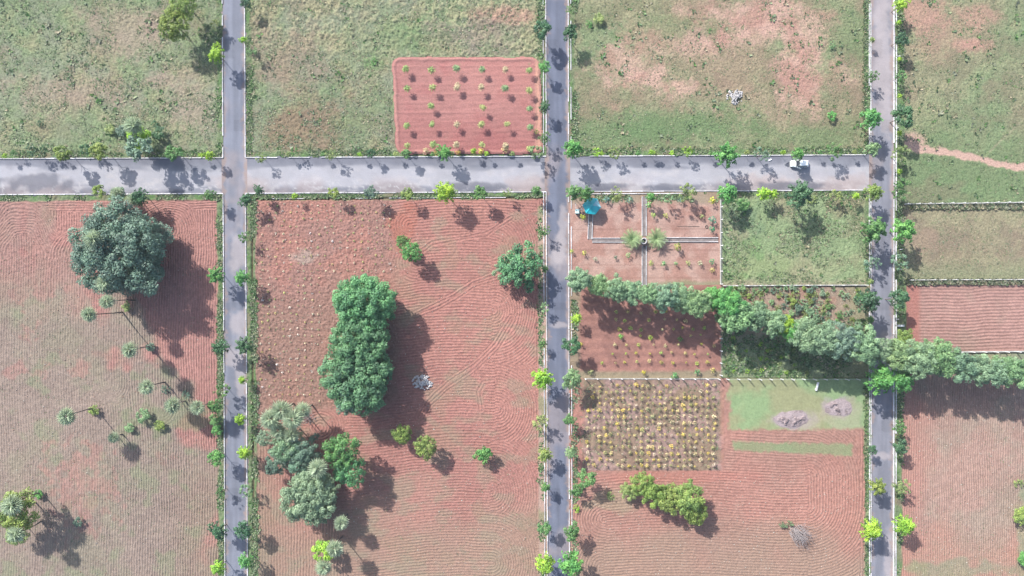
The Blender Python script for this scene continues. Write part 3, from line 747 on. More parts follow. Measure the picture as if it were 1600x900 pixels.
def trunk_mesh(seed, r=0.03, limbs=5):
    """unit tree: foot at the origin, crown centre at z = 1, limbs reach out into a crown of radius 1"""
    g = random.Random(seed); m = MB()
    m.tube([(0, 0, -.12), (g.uniform(-.03, .03), g.uniform(-.03, .03), .35), (g.uniform(-.05, .05), g.uniform(-.05, .05), .75), (0, 0, 1.15)], [r * 1.5, r, r * .8, r * .25], 7)
    for i in range(limbs):
        th = 2 * math.pi * i / limbs + g.uniform(-.3, .3); z0 = g.uniform(.45, .7)
        m.tube([(0, 0, z0), (.3 * math.cos(th), .3 * math.sin(th), z0 + .22), (.68 * math.cos(th), .68 * math.sin(th), z0 + .36)], [r * .6, r * .42, r * .15], 5)
    me = m.mesh('trunk', True); me.materials.append(M_BARK); return me
TR = [trunk_mesh(i) for i in range(4)]
FOL = {   # leaf base colours
 'D': (.052, .122, .058), 'M': (.100, .210, .068), 'G': (.100, .260, .070), 'L': (.230, .390, .045), 'Y': (.210, .270, .095),
 'B': (.125, .205, .140), 'P': (.165, .270, .125), 'N': (.108, .172, .120), 'O': (.180, .250, .062), 'R': (.160, .255, .145), 'C': (.088, .200, .090), 'E': (.085, .215, .085), 'S': (.195, .275, .175),
}
WORD = {'D': 'dark green', 'M': 'mid green', 'G': 'bright green', 'L': 'lime green', 'Y': 'yellowish green', 'B': 'bluish green', 'P': 'pale green', 'N': 'grey green', 'O': 'olive green', 'R': 'silvery green', 'C': 'deep green', 'E': 'fresh green', 'S': 'silvery pale'}
def tree(px, py, d, key, style, label, group=None, name='roadside_tree', h=None, cat='tree', flat=1.0):
    Rm = d * S / 2
    hc = h if h is not None else 1.2 + 0.72 * d * S
    bx, by = base_of(px, py, hc + Rm * .2)
    root = empty(name, (bx, by, 0), rnd.uniform(0, 6.28)); tag(root, label, cat, group)
    t = mesh_obj('trunk', TR[rnd.randrange(4)], None, root); t.scale = (Rm, Rm, hc)
    me = CR[style][rnd.randrange(len(CR[style]))]
    c = mesh_obj('crown', me, None, root); c.location = (0, 0, hc)
    c.scale = (Rm * 1.05 * rnd.uniform(.94, 1.06), Rm * 1.05 * rnd.uniform(.94, 1.06), Rm * flat * rnd.uniform(.95, 1.15)); c.rotation_euler = (0, 0, rnd.uniform(0, 6.28))
    k = FOL[key]; j = rnd.uniform(.9, 1.12)
    c.color = (k[0] * j * rnd.uniform(.92, 1.08), k[1] * j, k[2] * j * rnd.uniform(.92, 1.08), 1)
    if name == 'row_tree' or style in ('big', 'large'):        # these trees are leafy almost to the ground
        lo = c.copy(); COL.objects.link(lo); lo.name = 'lower_crown'; lo.parent = root
        lo.location = (0, 0, hc * .46); lo.scale = (Rm * .92, Rm * .92, hc * .42); lo.rotation_euler = (0, 0, c.rotation_euler.z + 1.3); lo.color = c.color
    return root
def bush(px, py, d, key, label, group=None, style='round', name='bush', cat='bush', flat=.9):
    Rm = d * S / 2; hc = Rm * .55
    bx, by = base_of(px, py, hc)
    root = empty(name, (bx, by, 0), rnd.uniform(0, 6.28)); tag(root, label, cat, group)
    t = mesh_obj('stem', TR[rnd.randrange(4)], None, root); t.scale = (Rm * .8, Rm * .8, hc)
    c = mesh_obj('leaves', CR[style][rnd.randrange(len(CR[style]))], None, root); c.location = (0, 0, hc); c.scale = (Rm, Rm, Rm * flat)
    k = FOL[key]; j = rnd.uniform(.9, 1.1); c.color = (k[0] * j, k[1] * j, k[2] * j, 1)
    return root

# ------------------------------------------------------------------ roadside trees
ORD = ['first', 'second', 'third', 'fourth', 'fifth', 'sixth', 'seventh', 'eighth', 'ninth', 'tenth', 'eleventh', 'twelfth', 'thirteenth', 'fourteenth', 'fifteenth', 'sixteenth', 'seventeenth', 'eighteenth', 'nineteenth', 'twentieth', 'twenty first', 'twenty second']
SHP = {'star': 'spreading', 'round': 'rounded', 'sparse': 'thin', 'mid': 'bushy', 'rag': 'ragged'}
def run(lst, where, group):
    for i, (px, py, d, key, st) in enumerate(lst):
        size = 'tiny ' if d <= 12 else 'small ' if d <= 18 else 'big ' if d >= 36 else ''
        tree(px, py, d, key, st, '%s%s %s tree, %s %s' % (size, WORD[key], SHP[st], ORD[i], where), group)
s_, r_, p_ = 'star', 'round', 'sparse'
run([(337, 84, 30, 'L', s_), (335, 36, 16, 'Y', p_)], 'above the wide road on the lone palm kerb', 'trees lining the narrow roads')
run([(329, 305, 20, 'M', r_), (337, 430, 29, 'G', s_), (343, 543, 28, 'D', s_), (345, 610, 24, 'M', p_), (336, 634, 24, 'M', r_), (338, 716, 27, 'G', r_), (345, 770, 18, 'M', p_), (340, 830, 30, 'D', s_), (340, 888, 28, 'L', s_)], 'below the wide road on the palm field kerb', 'trees lining the narrow roads')
run([(392, 78, 16, 'P', p_), (380, 62, 13, 'L', s_), (384, 4, 18, 'D', r_)], 'above the wide road on the tussocky field kerb', 'trees lining the narrow roads')
run([(384, 312, 24, 'D', s_), (380, 370, 18, 'M', p_), (377, 434, 28, 'G', s_), (381, 540, 32, 'D', s_), (378, 594, 15, 'L', s_), (374, 656, 22, 'L', s_), (381, 708, 25, 'L', s_), (383, 768, 22, 'P', p_), (381, 828, 30, 'D', r_), (383, 878, 29, 'G', s_)], 'below the wide road on the seedling plot kerb', 'trees lining the narrow roads')
run([(851, 215, 21, 'M', p_), (851, 167, 21, 'D', s_), (851, 104, 20, 'G', r_), (848, 47, 30, 'D', r_)], 'above the wide road beside the red sapling plot', 'trees lining the narrow roads')
run([(851, 360, 19, 'M', p_), (851, 420, 15, 'M', s_), (851, 480, 16, 'P', p_), (848, 537, 15, 'M', s_), (848, 592, 40, 'L', s_), (845, 660, 26, 'Y', p_), (852, 711, 26, 'O', s_), (845, 731, 12, 'M', p_), (852, 762, 20, 'M', s_), (850, 824, 23, 'M', r_), (852, 883, 39, 'L', s_)], 'below the wide road on the gazebo road, ploughed side', 'trees lining the narrow roads')
run([(891, 52, 26, 'D', r_), (890, 14, 14, 'P', p_)], 'above the wide road opposite the red sapling plot', 'trees lining the narrow roads')
run([(901, 498, 19, 'L', s_), (892, 538, 30, 'D', r_), (893, 592, 34, 'P', r_), (890, 655, 21, 'M', r_), (892, 708, 23, 'P', s_), (900, 765, 24, 'M', p_), (917, 745, 30, 'M', r_), (893, 830, 29, 'M', r_), (893, 883, 46, 'G', s_)], 'below the gazebo on the same side of its road', 'trees lining the narrow roads')
run([(1363, 184, 40, 'G', s_), (1365, 118, 20, 'M', p_), (1363, 62, 11, 'Y', s_)], 'above the wide road on the pink patched junction kerb', 'trees lining the narrow roads')
run([(1367, 300, 33, 'O', s_), (1367, 360, 43, 'M', s_), (1365, 412, 24, 'B', p_), (1361, 440, 11, 'Y', s_), (1358, 470, 44, 'D', s_), (1360, 500, 15, 'M', s_), (1378, 592, 50, 'G', s_), (1363, 703, 17, 'D', r_), (1372, 761, 30, 'O', s_), (1363, 828, 38, 'L', s_)], 'below the wide road on the lawn side junction kerb', 'trees lining the narrow roads')
run([(1408, 8, 24, 'L', s_), (1405, 35, 10, 'L', s_), (1408, 62, 24, 'D', r_), (1406, 92, 9, 'L', s_), (1409, 118, 20, 'M', p_), (1406, 150, 9, 'L', s_), (1412, 182, 37, 'D', r_), (1406, 208, 10, 'L', s_), (1410, 240, 28, 'Y', p_), (1406, 268, 11, 'L', s_), (1412, 296, 32, 'M', p_), (1413, 360, 41, 'G', s_), (1408, 410, 28, 'B', p_), (1403, 468, 34, 'D', r_), (1412, 525, 28, 'O', r_)], 'from the top beyond the unbroken junction road kerb', 'trees lining the narrow roads')
run([(1412, 594, 46, 'G', s_), (1407, 668, 22, 'M', p_), (1407, 697, 27, 'D', r_), (1411, 762, 26, 'Y', p_), (1415, 822, 38, 'L', s_)], 'below the tree row beyond the unbroken kerb', 'trees lining the narrow roads')
run([(20, 238, 10, 'M', p_), (48, 234, 19, 'D', p_), (68, 232, 17, 'D', p_), (97, 240, 28, 'O', r_), (133, 232, 19, 'D', p_), (155, 237, 30, 'O', r_), (219, 232, 44, 'B', r_), (273, 240, 27, 'M', r_), (327, 243, 19, 'L', s_)], 'on the upper wide road kerb, lone palm field', 'trees lining the wide road')
run([(407, 246, 17, 'Y', p_), (460, 236, 14, 'M', p_), (517, 240, 19, 'Y', p_), (579, 240, 15, 'D', r_), (635, 241, 17, 'M', r_), (695, 238, 28, 'G', s_), (740, 236, 12, 'L', s_), (838, 238, 24, 'P', p_)], 'along the upper wide road kerb by the tussocky field', 'trees lining the wide road')
run([(896, 232, 37, 'G', s_), (932, 238, 14, 'L', p_), (960, 238, 20, 'Y', p_), (1018, 238, 11, 'L', s_), (1075, 236, 17, 'L', p_), (1136, 242, 42, 'G', s_), (1192, 241, 24, 'B', p_), (1248, 241, 25, 'G', s_), (1306, 236, 27, 'M', p_), (1362, 234, 27, 'P', r_)], 'along the upper wide road kerb, gazebo road towards junction', 'trees lining the wide road')
run([(155, 300, 22, 'O', r_), (183, 303, 24, 'B', p_), (217, 308, 32, 'D', s_)], 'along the lower wide road kerb above the huge tree', 'trees lining the wide road')
run([(404, 297, 19, 'D', s_), (460, 306, 12, 'L', s_), (521, 300, 19, 'O', r_), (580, 300, 23, 'N', r_), (636, 303, 21, 'O', r_), (696, 300, 38, 'L', s_), (751, 302, 25, 'M', r_), (793, 300, 16, 'Y', p_), (838, 298, 19, 'M', s_)], 'along the lower wide road kerb above the seedling plot', 'trees lining the wide road')
run([(897, 300, 30, 'M', s_), (915, 303, 30, 'M', s_), (962, 303, 24, 'Y', p_), (1017, 308, 19, 'G', s_), (1046, 311, 18, 'P', p_), (1075, 300, 28, 'Y', p_), (1138, 302, 40, 'G', s_), (1194, 302, 25, 'L', s_), (1208, 303, 18, 'L', s_), (1250, 303, 46, 'D', s_), (1308, 305, 19, 'Y', p_), (1338, 306, 14, 'L', s_)], 'along the lower wide road kerb from the gazebo', 'trees lining the wide road')

run([(px, yT(px) - 4.5, 9, ('L', 'Y', 'M')[i % 3], 'round') for i, px in enumerate((8, 92, 262, 314))], 'by the upper wide road kerb, lone palm side', 'little trees close to the wide road kerb')
run([(px, yT(px) - 4.5, 9, ('Y', 'M', 'L')[i % 3], 'round') for i, px in enumerate((450, 504, 562, 619, 676, 760, 800))], 'by the upper wide road kerb, tussocky side', 'little trees close to the wide road kerb')
run([(px, yT(px) - 4.5, 9, ('L', 'M', 'Y')[i % 3], 'round') for i, px in enumerate((940, 997, 1025, 1050, 1110, 1167, 1224, 1281, 1335))], 'past the gazebo road by the upper wide kerb', 'little trees close to the wide road kerb')
# ------------------------------------------------------------------ trees standing in the fields
def big(px, py, d, key, style, label, h, group=None, flat=1.0): return tree(px, py, d, key, style, label, group, 'field_tree', h, 'tree', flat)
big(182, 391, 142, 'N', 'big', 'huge dark grey green tree at the top of the palm field', 7.2)
big(566, 478, 98, 'E', 'large', 'bright green topmost dome of the long leafy clump in the ploughed field', 7.4, 'clump of big trees in the ploughed field')
big(560, 535, 90, 'C', 'large', 'mid green middle dome of the long leafy clump', 7.6, 'clump of big trees in the ploughed field')
big(556, 592, 102, 'C', 'large', 'broad darker dome at the lower end of the long leafy clump', 7.4, 'clump of big trees in the ploughed field')
big(547, 622, 50, 'B', 'mid', 'small bluish dome on the lowest edge of the long leafy clump', 8.0, 'clump of big trees in the ploughed field')
big(448, 700, 46, 'R', 'rag', 'silvery ragged tree just under the palms of the kerbside cluster', 5.2, 'tree cluster by the palm field road')
big(474, 706, 46, 'B', 'rag', 'bluish ragged tree in the middle of the kerbside cluster', 5.6, 'tree cluster by the palm field road')
big(466, 724, 40, 'B', 'rag', 'lower bluish ragged tree above the pale round tree', 4.6, 'tree cluster by the palm field road')
big(430, 724, 38, 'N', 'rag', 'small grey green tree at the kerb edge of the palm cluster', 3.6, 'tree cluster by the palm field road')
big(534, 706, 54, 'M', 'mid', 'upper of two green trees at the open edge of the palm cluster', 7.0, 'tree cluster by the palm field road')
big(546, 736, 50, 'E', 'mid', 'lower of two green trees at the open edge of the palm cluster', 6.4, 'tree cluster by the palm field road')
big(482, 778, 84, 'S', 'large', 'pale silvery round tree at the foot of the palm cluster', 6.0, 'tree cluster by the palm field road')
big(506, 860, 36, 'L', 'round', 'lime green tree tucked against a palm near the bottom', 3.4, 'tree cluster by the palm field road')
big(412, 685, 25, 'S', 'mid', 'small silvery tree beside the kerb left of the palm cluster'.replace(' left of', ' below'), 2.5, 'tree cluster by the palm field road')
big(270, 38, 48, 'O', 'mid', 'olive lime tree casting a broad shadow in the lone palm field', 5.5)
big(286, 6, 42, 'O', 'mid', 'olive tree cut by the top edge above the olive lime tree', 5.5)
big(215, 215, 38, 'L', 'mid', 'lime green tree under the lone palm', 3.4)
big(24, 800, 60, 'O', 'mid', 'olive tree between two palms at the palm field corner', 6.0)
big(24, 836, 34, 'Y', 'mid', 'small yellowish tree below the olive tree and its palms', 4.0)
big(813, 416, 64, 'C', 'rag', 'deep green ragged tree by the gazebo road above the seedling plot rows'.replace(' above the seedling plot rows', ' kerb in looping furrows'), 4.2)
big(790, 420, 36, 'R', 'rag', 'small silvery tree touching the deep green ragged tree by the gazebo road', 3.0)
big(629, 378, 22, 'M', 'mid', 'upper small dome of the twin tree in the red furrows', 3.6)
big(643, 394, 31, 'G', 'mid', 'larger lower dome of the twin tree in the red furrows', 4.2)
big(628, 679, 29, 'O', 'mid', 'olive lime bushy tree in the shadow below the long leafy clump', 3.6)
big(665, 699, 37, 'O', 'mid', 'bigger olive green bushy tree beside the shadow of the long clump', 4.0)
big(755, 711, 30, 'G', 'round', 'compact bright green bush tree alone in open furrows', 2.2)
for i, (px, py, d, k, hh) in enumerate([(1004, 757, 36, 'O', 3.8), (1022, 772, 40, 'O', 3.8), (1047, 780, 42, 'O', 4.0), (1072, 780, 50, 'O', 4.2), (1086, 800, 40, 'O', 3.6), (983, 768, 26, 'Y', 2.0)]):
    big(px, py, d * 1.06, k, ('mid', 'rag')[i % 2], ['topmost olive lime tree of the clump below the yellow sapling bed', 'second olive lime tree of the clump, under its topmost tree', 'middle olive lime tree of the clump below the sapling bed', 'largest olive lime tree of the clump below the sapling bed', 'lowest olive lime tree of the clump below the sapling bed', 'thin yellowish bush tree at the road end of the clump'][i], hh, 'olive lime clump below the sapling bed')
row = [(905, 437, 48, 'R'), (937, 446, 44, 'P'), (963, 452, 38, 'R'), (988, 456, 40, 'R'), (1014, 460, 42, 'P'), (1040, 463, 44, 'R'), (1068, 466, 48, 'R'), (1092, 474, 44, 'P'), (1118, 466, 40, 'G'), (1140, 472, 44, 'G'), (1152, 492, 52, 'P'), (1182, 494, 46, 'R'), (1210, 505, 42, 'R'), (1226, 506, 28, 'L'), (1238, 518, 32, 'G'), (1262, 524, 58, 'R'), (1292, 530, 58, 'R'), (1322, 532, 54, 'B'), (1350, 541, 52, 'R'), (1378, 546, 42, 'R'), (1412, 556, 50, 'P'), (1440, 562, 58, 'R'), (1470, 560, 60, 'P'), (1500, 572, 54, 'R'), (1530, 577, 52, 'R'), (1560, 583, 46, 'R'), (1592, 582, 46, 'P'), (1622, 588, 44, 'R')]
far = [(i, t) for i, t in enumerate(row)]
for i, (px, py, d, k) in far:
    if i < 20:
        lab = '%s tree, %s along the slanting tree row counted from the gazebo road' % (WORD[k], ORD[i])
    else:
        lab = '%s tree, %s of the slanting row beyond the junction road' % (WORD[k], ORD[i - 20])
    o = tree(px, py, d * (.80 if px < 1130 else .84 if 1365 < px < 1425 else .93) * rnd.uniform(.88, 1.12), k, ('rag', 'mid', 'rag')[i % 3], lab, 'slanting row of tall trees', 'row_tree', 8.6 + rnd.uniform(-.9, 1.1), 'tree', 0.95)

# ------------------------------------------------------------------ fan palms
def fan_mesh():
    vs = [(0, 0, 0), (0.03, 0, 0), (0.55, .02, .04), (0.55, -.02, .04)]; fs = [(0, 2, 3)]
    n = 13; k0 = len(vs); vs.append((0.5, 0, .04))
    for i in range(n):
        a = math.radians(-115 + 230 * i / (n - 1)); r = 1.0 * (0.9 + .12 * math.cos(a)) * (1 + .06 * (-1) ** i)
        a1 = a - math.radians(6.2); a2 = a + math.radians(6.2)
        f = .55
        k = len(vs)
        vs += [(0.5 + r * f * math.cos(a1), r * f * math.sin(a1), .05 + .05), (0.5 + r * math.cos(a), r * math.sin(a), -.10), (0.5 + r * f * math.cos(a2), r * f * math.sin(a2), .02), ]
        fs += [(k0, k, k + 1), (k0, k + 1, k + 2)]
    me = bpy.data.meshes.new('frond'); me.from_pydata(vs, [], fs); me.update()
    set_tone(me, [.5 + .4 * ((i * 37 % 10) / 10 - .5) for i in range(len(vs))]); me.materials.append(M_LEAF); return me
FAN = fan_mesh()
def palm_trunk():
    m = MB(); m.tube([(0, 0, -.02), (0.2, 0.1, .3), (.1, 0.1, .7), (0, 0, 1.0)], [.19, .12, .10, .11], 8); me = m.mesh('trunk', True); me.materials.append(M_PBARK); return me
PT = palm_trunk()
def palm(px, py, d, label, h, base=None, group='tall fan palms', n=25, col=(.36, .43, .30)):
    bx, by = base_of(px, py, h)
    root = empty('fan_palm', (bx, by, 0), rnd.uniform(0, 6)); tag(root, label, 'palm', group)
    t = mesh_obj('trunk', PT, None, root); t.scale = (1, 1, h)
    Rm = d * S / 2
    for i in range(n):
        f = (i + .5) / n
        el = math.radians(84 - 100 * f ** .85 + rnd.uniform(-8, 8)); az = i * 2.39996 + rnd.uniform(-.2, .2)
        o = bpy.data.objects.new('frond', FAN); link(o); o.parent = root; o.location = (0, 0, h)
        sc_ = Rm / 1.42 * rnd.uniform(.88, 1.1); o.scale = (sc_, sc_, sc_)
        o.rotation_euler = (rnd.uniform(-.35, .35), -el, az)
        j = rnd.uniform(.8, 1.25); w_ = 1.0
        o.color = (col[0] * j, col[1] * j, col[2] * j, 1)
    return root
palm(209, 196, 30, 'lone fan palm over shrubs in the grey green grass field', 7.0)
palm(140, 491, 25, 'fan palm with long slanting trunk below the huge tree, lower of two', 13.0)
palm(168, 471, 24, 'fan palm just under the huge tree, upper of two', 11.5)
palm(203, 546, 26, 'fan palm alone in mid field with a green tuft at its foot', 9.5)
palm(229, 605, 25, 'fan palm below the lone mid field palm', 8.3)
palm(105, 650, 28, 'outermost fan palm standing in the brown furrows', 10.2)
palm(270, 633, 27, 'fan palm next to weeds near the palm field kerb', 6.2)
palm(309, 636, 26, 'fan palm closest to the palm field road kerb', 6.0)
palm(147, 373, 30, 'pale fan palm rising through the crown of the huge tree', 13.5)
palm(164, 441, 26, 'pale fan palm at the lower rim of the huge tree', 11.5)
palm(178, 684, 18, 'small fan palm in weeds below the mid field palms', 3.6)
palm(20, 788, 34, 'fan palm above the olive corner tree', 9.5)
palm(25, 834, 28, 'fan palm below the olive corner tree', 8.5)
palm(183, 302, 22, 'small fan palm by the wide road above the huge tree', 4.2)
palm(209, 311, 22, 'small fan palm beside the dark bush above the huge tree', 4.0)
palm(440, 640, 34, 'pale fan palm at the top of the kerbside cluster', 8.5, group='palm cluster by the seedling plot')
palm(423, 654, 34, 'fan palm nearest the kerb in the cluster', 8.0, group='palm cluster by the seedling plot')
palm(458, 655, 36, 'fan palm in the middle of the kerbside cluster', 9.0, group='palm cluster by the seedling plot')
palm(435, 672, 30, 'low fan palm at the lower kerb edge of the cluster', 6.5, group='palm cluster by the seedling plot')
palm(474, 640, 26, 'fan palm at the open soil edge of the cluster', 7.0, group='palm cluster by the seedling plot')
palm(455, 680, 28, 'fan palm above the bluish tree in the cluster', 6.8, group='palm cluster by the seedling plot')
palm(497, 731, 32, 'silvery fan palm between the round tree and the green trees', 9.5, group='palms below the cluster')
palm(533, 817, 24, 'fan palm standing in shadow below the round tree', 6.5, group='palms below the cluster')
palm(523, 856, 28, 'fan palm beside the lime green tree', 7.5, group='palms below the cluster')
palm(506, 886, 28, 'lowest fan palm under the lime green tree', 7.0, group='palms below the cluster')

# two bushy date palms beside the well
def pinnate():
    vs = []; fs = []
    pts = [(t, .55 * t - .75 * t * t) for t in np.linspace(0, 1, 8)]
    for i, (x, z) in enumerate(pts):
        wd = .02; vs += [(x, wd, z), (x, -wd, z)]
        if i: fs.append((2 * i - 2, 2 * i - 1, 2 * i + 1, 2 * i))
    for i in range(11):
        t = .18 + .8 * i / 10; x = t; z = .55 * t - .75 * t * t
        for s in (1, -1):
            k = len(vs); vs += [(x, 0, z), (x + .16, s * .26 * (1.1 - t * .6), z - .02), (x + .06, 0, z)]; fs.append((k, k + 1, k + 2))
    me = bpy.data.meshes.new('frond'); me.from_pydata(vs, [], fs); me.update(); set_tone(me, [.35 + .5 * ((i * 13 % 7) / 7) for i in range(len(vs))]); me.materials.append(M_LEAF); return me
PIN = pinnate()
def date_palm(px, py, d, label, h=1.3, n=34, group='feathery palms beside the well'):
    bx, by = base_of(px, py, h); root = empty('date_palm', (bx, by, 0)); tag(root, label, 'palm', group)
    t = mesh_obj('trunk', PT, None, root); t.scale = (1.3, 1.3, h)
    Rm = d * S / 2
    for i in range(n):
        f = (i + .5) / n; o = bpy.data.objects.new('frond', PIN); link(o); o.parent = root; o.location = (0, 0, h)
        s = Rm * rnd.uniform(.85, 1.1); o.scale = (s, s, s); o.rotation_euler = (rnd.uniform(-.2, .2), -math.radians(50 - 65 * f + rnd.uniform(-6, 6)), i * 2.39996)
        j = rnd.uniform(.8, 1.2); o.color = (.21 * j, .29 * j, .14 * j, 1)
date_palm(987.5, 374, 30, 'feathery palm on the gazebo side of the round well')
date_palm(1025.5, 373, 31, 'feathery palm on the grass plot side of the round well')

# ------------------------------------------------------------------ saplings, seedlings, shrubs
def plant_mesh(seed, n, L, wd, rise=.5):
    rng = np.random.default_rng(seed)
    th = rng.uniform(0, 6.28, n); r = np.sqrt(rng.random(n)) * .85
    cen = np.stack([r * np.cos(th), r * np.sin(th), rise + .5 * (1 - r) + rng.uniform(-.2, .2, n)], -1)
    nrm = np.stack([np.cos(th) * .5, np.sin(th) * .5, np.ones(n)], -1) + rng.normal(0, .4, (n, 3))
    u = np.stack([np.cos(th), np.sin(th), np.full(n, -.25)], -1)
    me = leaf_mesh('plant', cen, nrm, L, wd, rng, rng.random(n))
    return me
def with_stem(me_leaf, hgt):
    """leaf mesh with a thin stem added so that the plant is rooted"""
    k = len(me_leaf.vertices)
    co = np.zeros(k * 3, np.float32); me_leaf.vertices.foreach_get('co', co); co = co.reshape(-1, 3)
    st = np.array([(.04, 0, 0), (-.02, .035, 0), (-.02, -.035, 0), (.03, 0, hgt), (-.015, .025, hgt), (-.015, -.025, hgt)], np.float32)
    q = np.arange(k).reshape(-1, 4); q = np.vstack([q, np.array([[0, 1, 4, 3], [1, 2, 5, 4], [2, 0, 3, 5]]) + k])
    me = np_mesh('plant', np.vstack([co, st]), quads=q)
    t = np.zeros(k, np.float32); me_leaf.attributes['tone'].data.foreach_get('value', t)
    set_tone(me, np.concatenate([t, np.zeros(6)])); me.materials.append(M_LEAF); return me
PL = [with_stem(plant_mesh(300 + i, 34, .26, .5, .8), 1.1) for i in range(5)]
SD = [with_stem(plant_mesh(320 + i, 12, .42, .5, .4), .6) for i in range(4)]
def plant(name, px, py, d, h, col, label, group, meshes, cat):
    bx, by = base_of(px, py, h)
    o = bpy.data.objects.new(name, meshes[rnd.randrange(len(meshes))]); link(o)
    Rm = d * S / 2; o.location = (bx, by, 0); o.scale = (Rm, Rm, h / .9); o.rotation_euler = (0, 0, rnd.uniform(0, 6.28))
    j = rnd.uniform(.82, 1.2); o.color = (col[0] * j, col[1] * j, col[2] * j * rnd.uniform(.8, 1.2), 1)
    tag(o, label, cat, group); return o
# packed yellow bed
YC = [(.44, .37, .11), (.34, .31, .14), (.50, .43, .22), (.26, .27, .11), (.40, .34, .22), (.50, .40, .10)]
for j in range(14):
    k = -1
    for i in range(22):
        if rnd.random() < (.45 if j < 2 else .05 + .10 * float(fbm(np.array([i * 9.4]), np.array([j * 9.6]), 45, 2, 7)[0] > .58)): continue
        x = 918 + i * 9.4 + rnd.uniform(-1.8, 1.8); y = 603 + j * 9.6 + rnd.uniform(-1.6, 1.6)
        if x < 925 and 600 < y < 640: continue
        k += 1
        plant('sapling', x, y, rnd.uniform(3.8, 8.6), rnd.uniform(.45, .95), YC[rnd.randrange(6)], 'small yellow sapling, %s from the gazebo road in the packed bed\'s %s row' % (ORD[k], ORD[j]), 'yellow saplings in the packed bed', PL, 'sapling')
# red bed by the white post fence
for jr, (yy, xs) in enumerate(((514, range(966, 1110, 17)), (524, (972, 982, 1001, 1015, 1078, 1093)), (539, range(962, 1115, 19)), (552, range(960, 1115, 18)), (566, range(943, 1118, 18)), (488, range(962, 1110, 20)), (500, range(960, 1110, 19)))):
    k = -1
    for x in xs:
        if rnd.random() < .1: continue
        k += 1
        plant('young_plant', x + rnd.uniform(-3, 3), yy + rnd.uniform(-2, 2), rnd.uniform(4.5, 8), rnd.uniform(.5, .8), ((.36, .36, .07), (.24, .34, .07), (.38, .34, .16))[rnd.randrange(3)], 'lime or yellow young plant, %s in the dark red bed\'s %s row' % (ORD[k], ORD[(2, 3, 4, 5, 6, 0, 1)[jr]]), 'young plants in the dark red bed', PL, 'plant')
for x, y, d, c, lab in ((970, 526, 11, (.13, .30, .05), 'bright green plant nearest the tree row shadow in the red bed'), (1017, 528, 9, (.25, .34, .05), 'lime plant at the shadow edge in the middle of the red bed'), (1063, 530, 10, (.10, .27, .06), 'green plant at the shadow edge towards the shrub plot'), (1006, 582, 9, (.42, .38, .04), 'yellow plant on the grassy strip above the post fence'), (1054, 587, 14, (.10, .28, .08), 'bright green bush against the white post fence'), (1090, 581, 13, (.12, .27, .09), 'pale green bush above the white post fence'), (1114, 579, 10, (.36, .34, .10), 'yellowish plant at the fence corner of the red bed'), (908, 538, 8, (.42, .38, .06), 'yellow plant beside the dark kerb tree'), (923, 581, 10, (.30, .32, .16), 'pale plant on the grass at the road end of the fence')):
    plant('young_plant', x, y, d, .9, c, lab, None, PL, 'plant')
# rounded red plot: taller saplings with stem and crown
k = 0
for j, yy in enumerate((108, 137, 167, 196, 227)):
    for i, xx in enumerate((635, 675, 713, 754, 791, 828)):
        if (j, i) in ((2, 0), (2, 2), (2, 4)): continue
        px, py = xx + rnd.uniform(-2, 2), yy + rnd.uniform(-2, 2) + (4 if i == 5 else 0)
        hh = rnd.uniform(1.5, 2.0); bx, by = base_of(px, py, hh)
        root = empty('red_plot_sapling', (bx, by, 0.2), rnd.uniform(0, 6)); tag(root, 'young sapling, %s in the %s row of the rounded red plot' % (ORD[i], ORD[j]), 'sapling', 'saplings in the rounded red plot')
        t = mesh_obj('stem', TR[rnd.randrange(4)], None, root); t.scale = (.5, .5, hh)
        c = mesh_obj('crown', CR['star'][rnd.randrange(4)], None, root); c.location = (0, 0, hh); rr = rnd.uniform(.85, 1.15); c.scale = (rr, rr, rr * .7)
        q = ((.25, .34, .12), (.32, .36, .14), (.20, .30, .14), (.42, .36, .22))[rnd.randrange(4)]; c.color = (*q, 1)
for i, (x, y, d, c) in enumerate(((632, 237, 12, (.30, .36, .10)), (665, 236, 14, (.44, .36, .24)), (681, 238, 12, (.40, .36, .08)), (716, 238, 10, (.46, .34, .06)), (752, 236, 13, (.42, .38, .08)), (789, 234, 14, (.44, .38, .16)), (826, 232, 12, (.30, .34, .12)), (838, 205, 10, (.25, .3, .1)))):
    plant('flowering_plant', x, y, d, 1.0, c, 'yellow or cream plant along the wide road edge of the rounded red plot', 'yellow plants edging the rounded red plot', PL, 'plant')
# tiny seedlings of the seedling plot: 290 singly, the rest joined
spots = []
for j in range(28):
    for i in range(19):
        x = 408 + i * 11.2 + rnd.uniform(-2, 2); y = 320 + j * 11.4 + rnd.uniform(-2, 2)
        if (y > 428 and x > 506) or (y > 618 - (x - 400) * .0 and x < 485 and y > 616) or x > 612: continue
        if rnd.random() < .12: continue
        spots.append((x, y))
rnd.shuffle(spots)
SC = [(.48, .43, .32), (.42, .40, .26), (.54, .50, .42), (.28, .34, .14), (.44, .40, .18)]
spots = [(x, y, rnd.uniform(2.4, 4.8)) for x, y in spots]; spots.sort(key=lambda t: -t[2])
for x, y, d in spots[:290]:
    plant('seedling', x, y, d, rnd.uniform(.3, .5), SC[rnd.randrange(5)], 'tiny pale seedling dotted in the red seedling plot', 'pale seedlings in the seedling plot', SD, 'seedling')
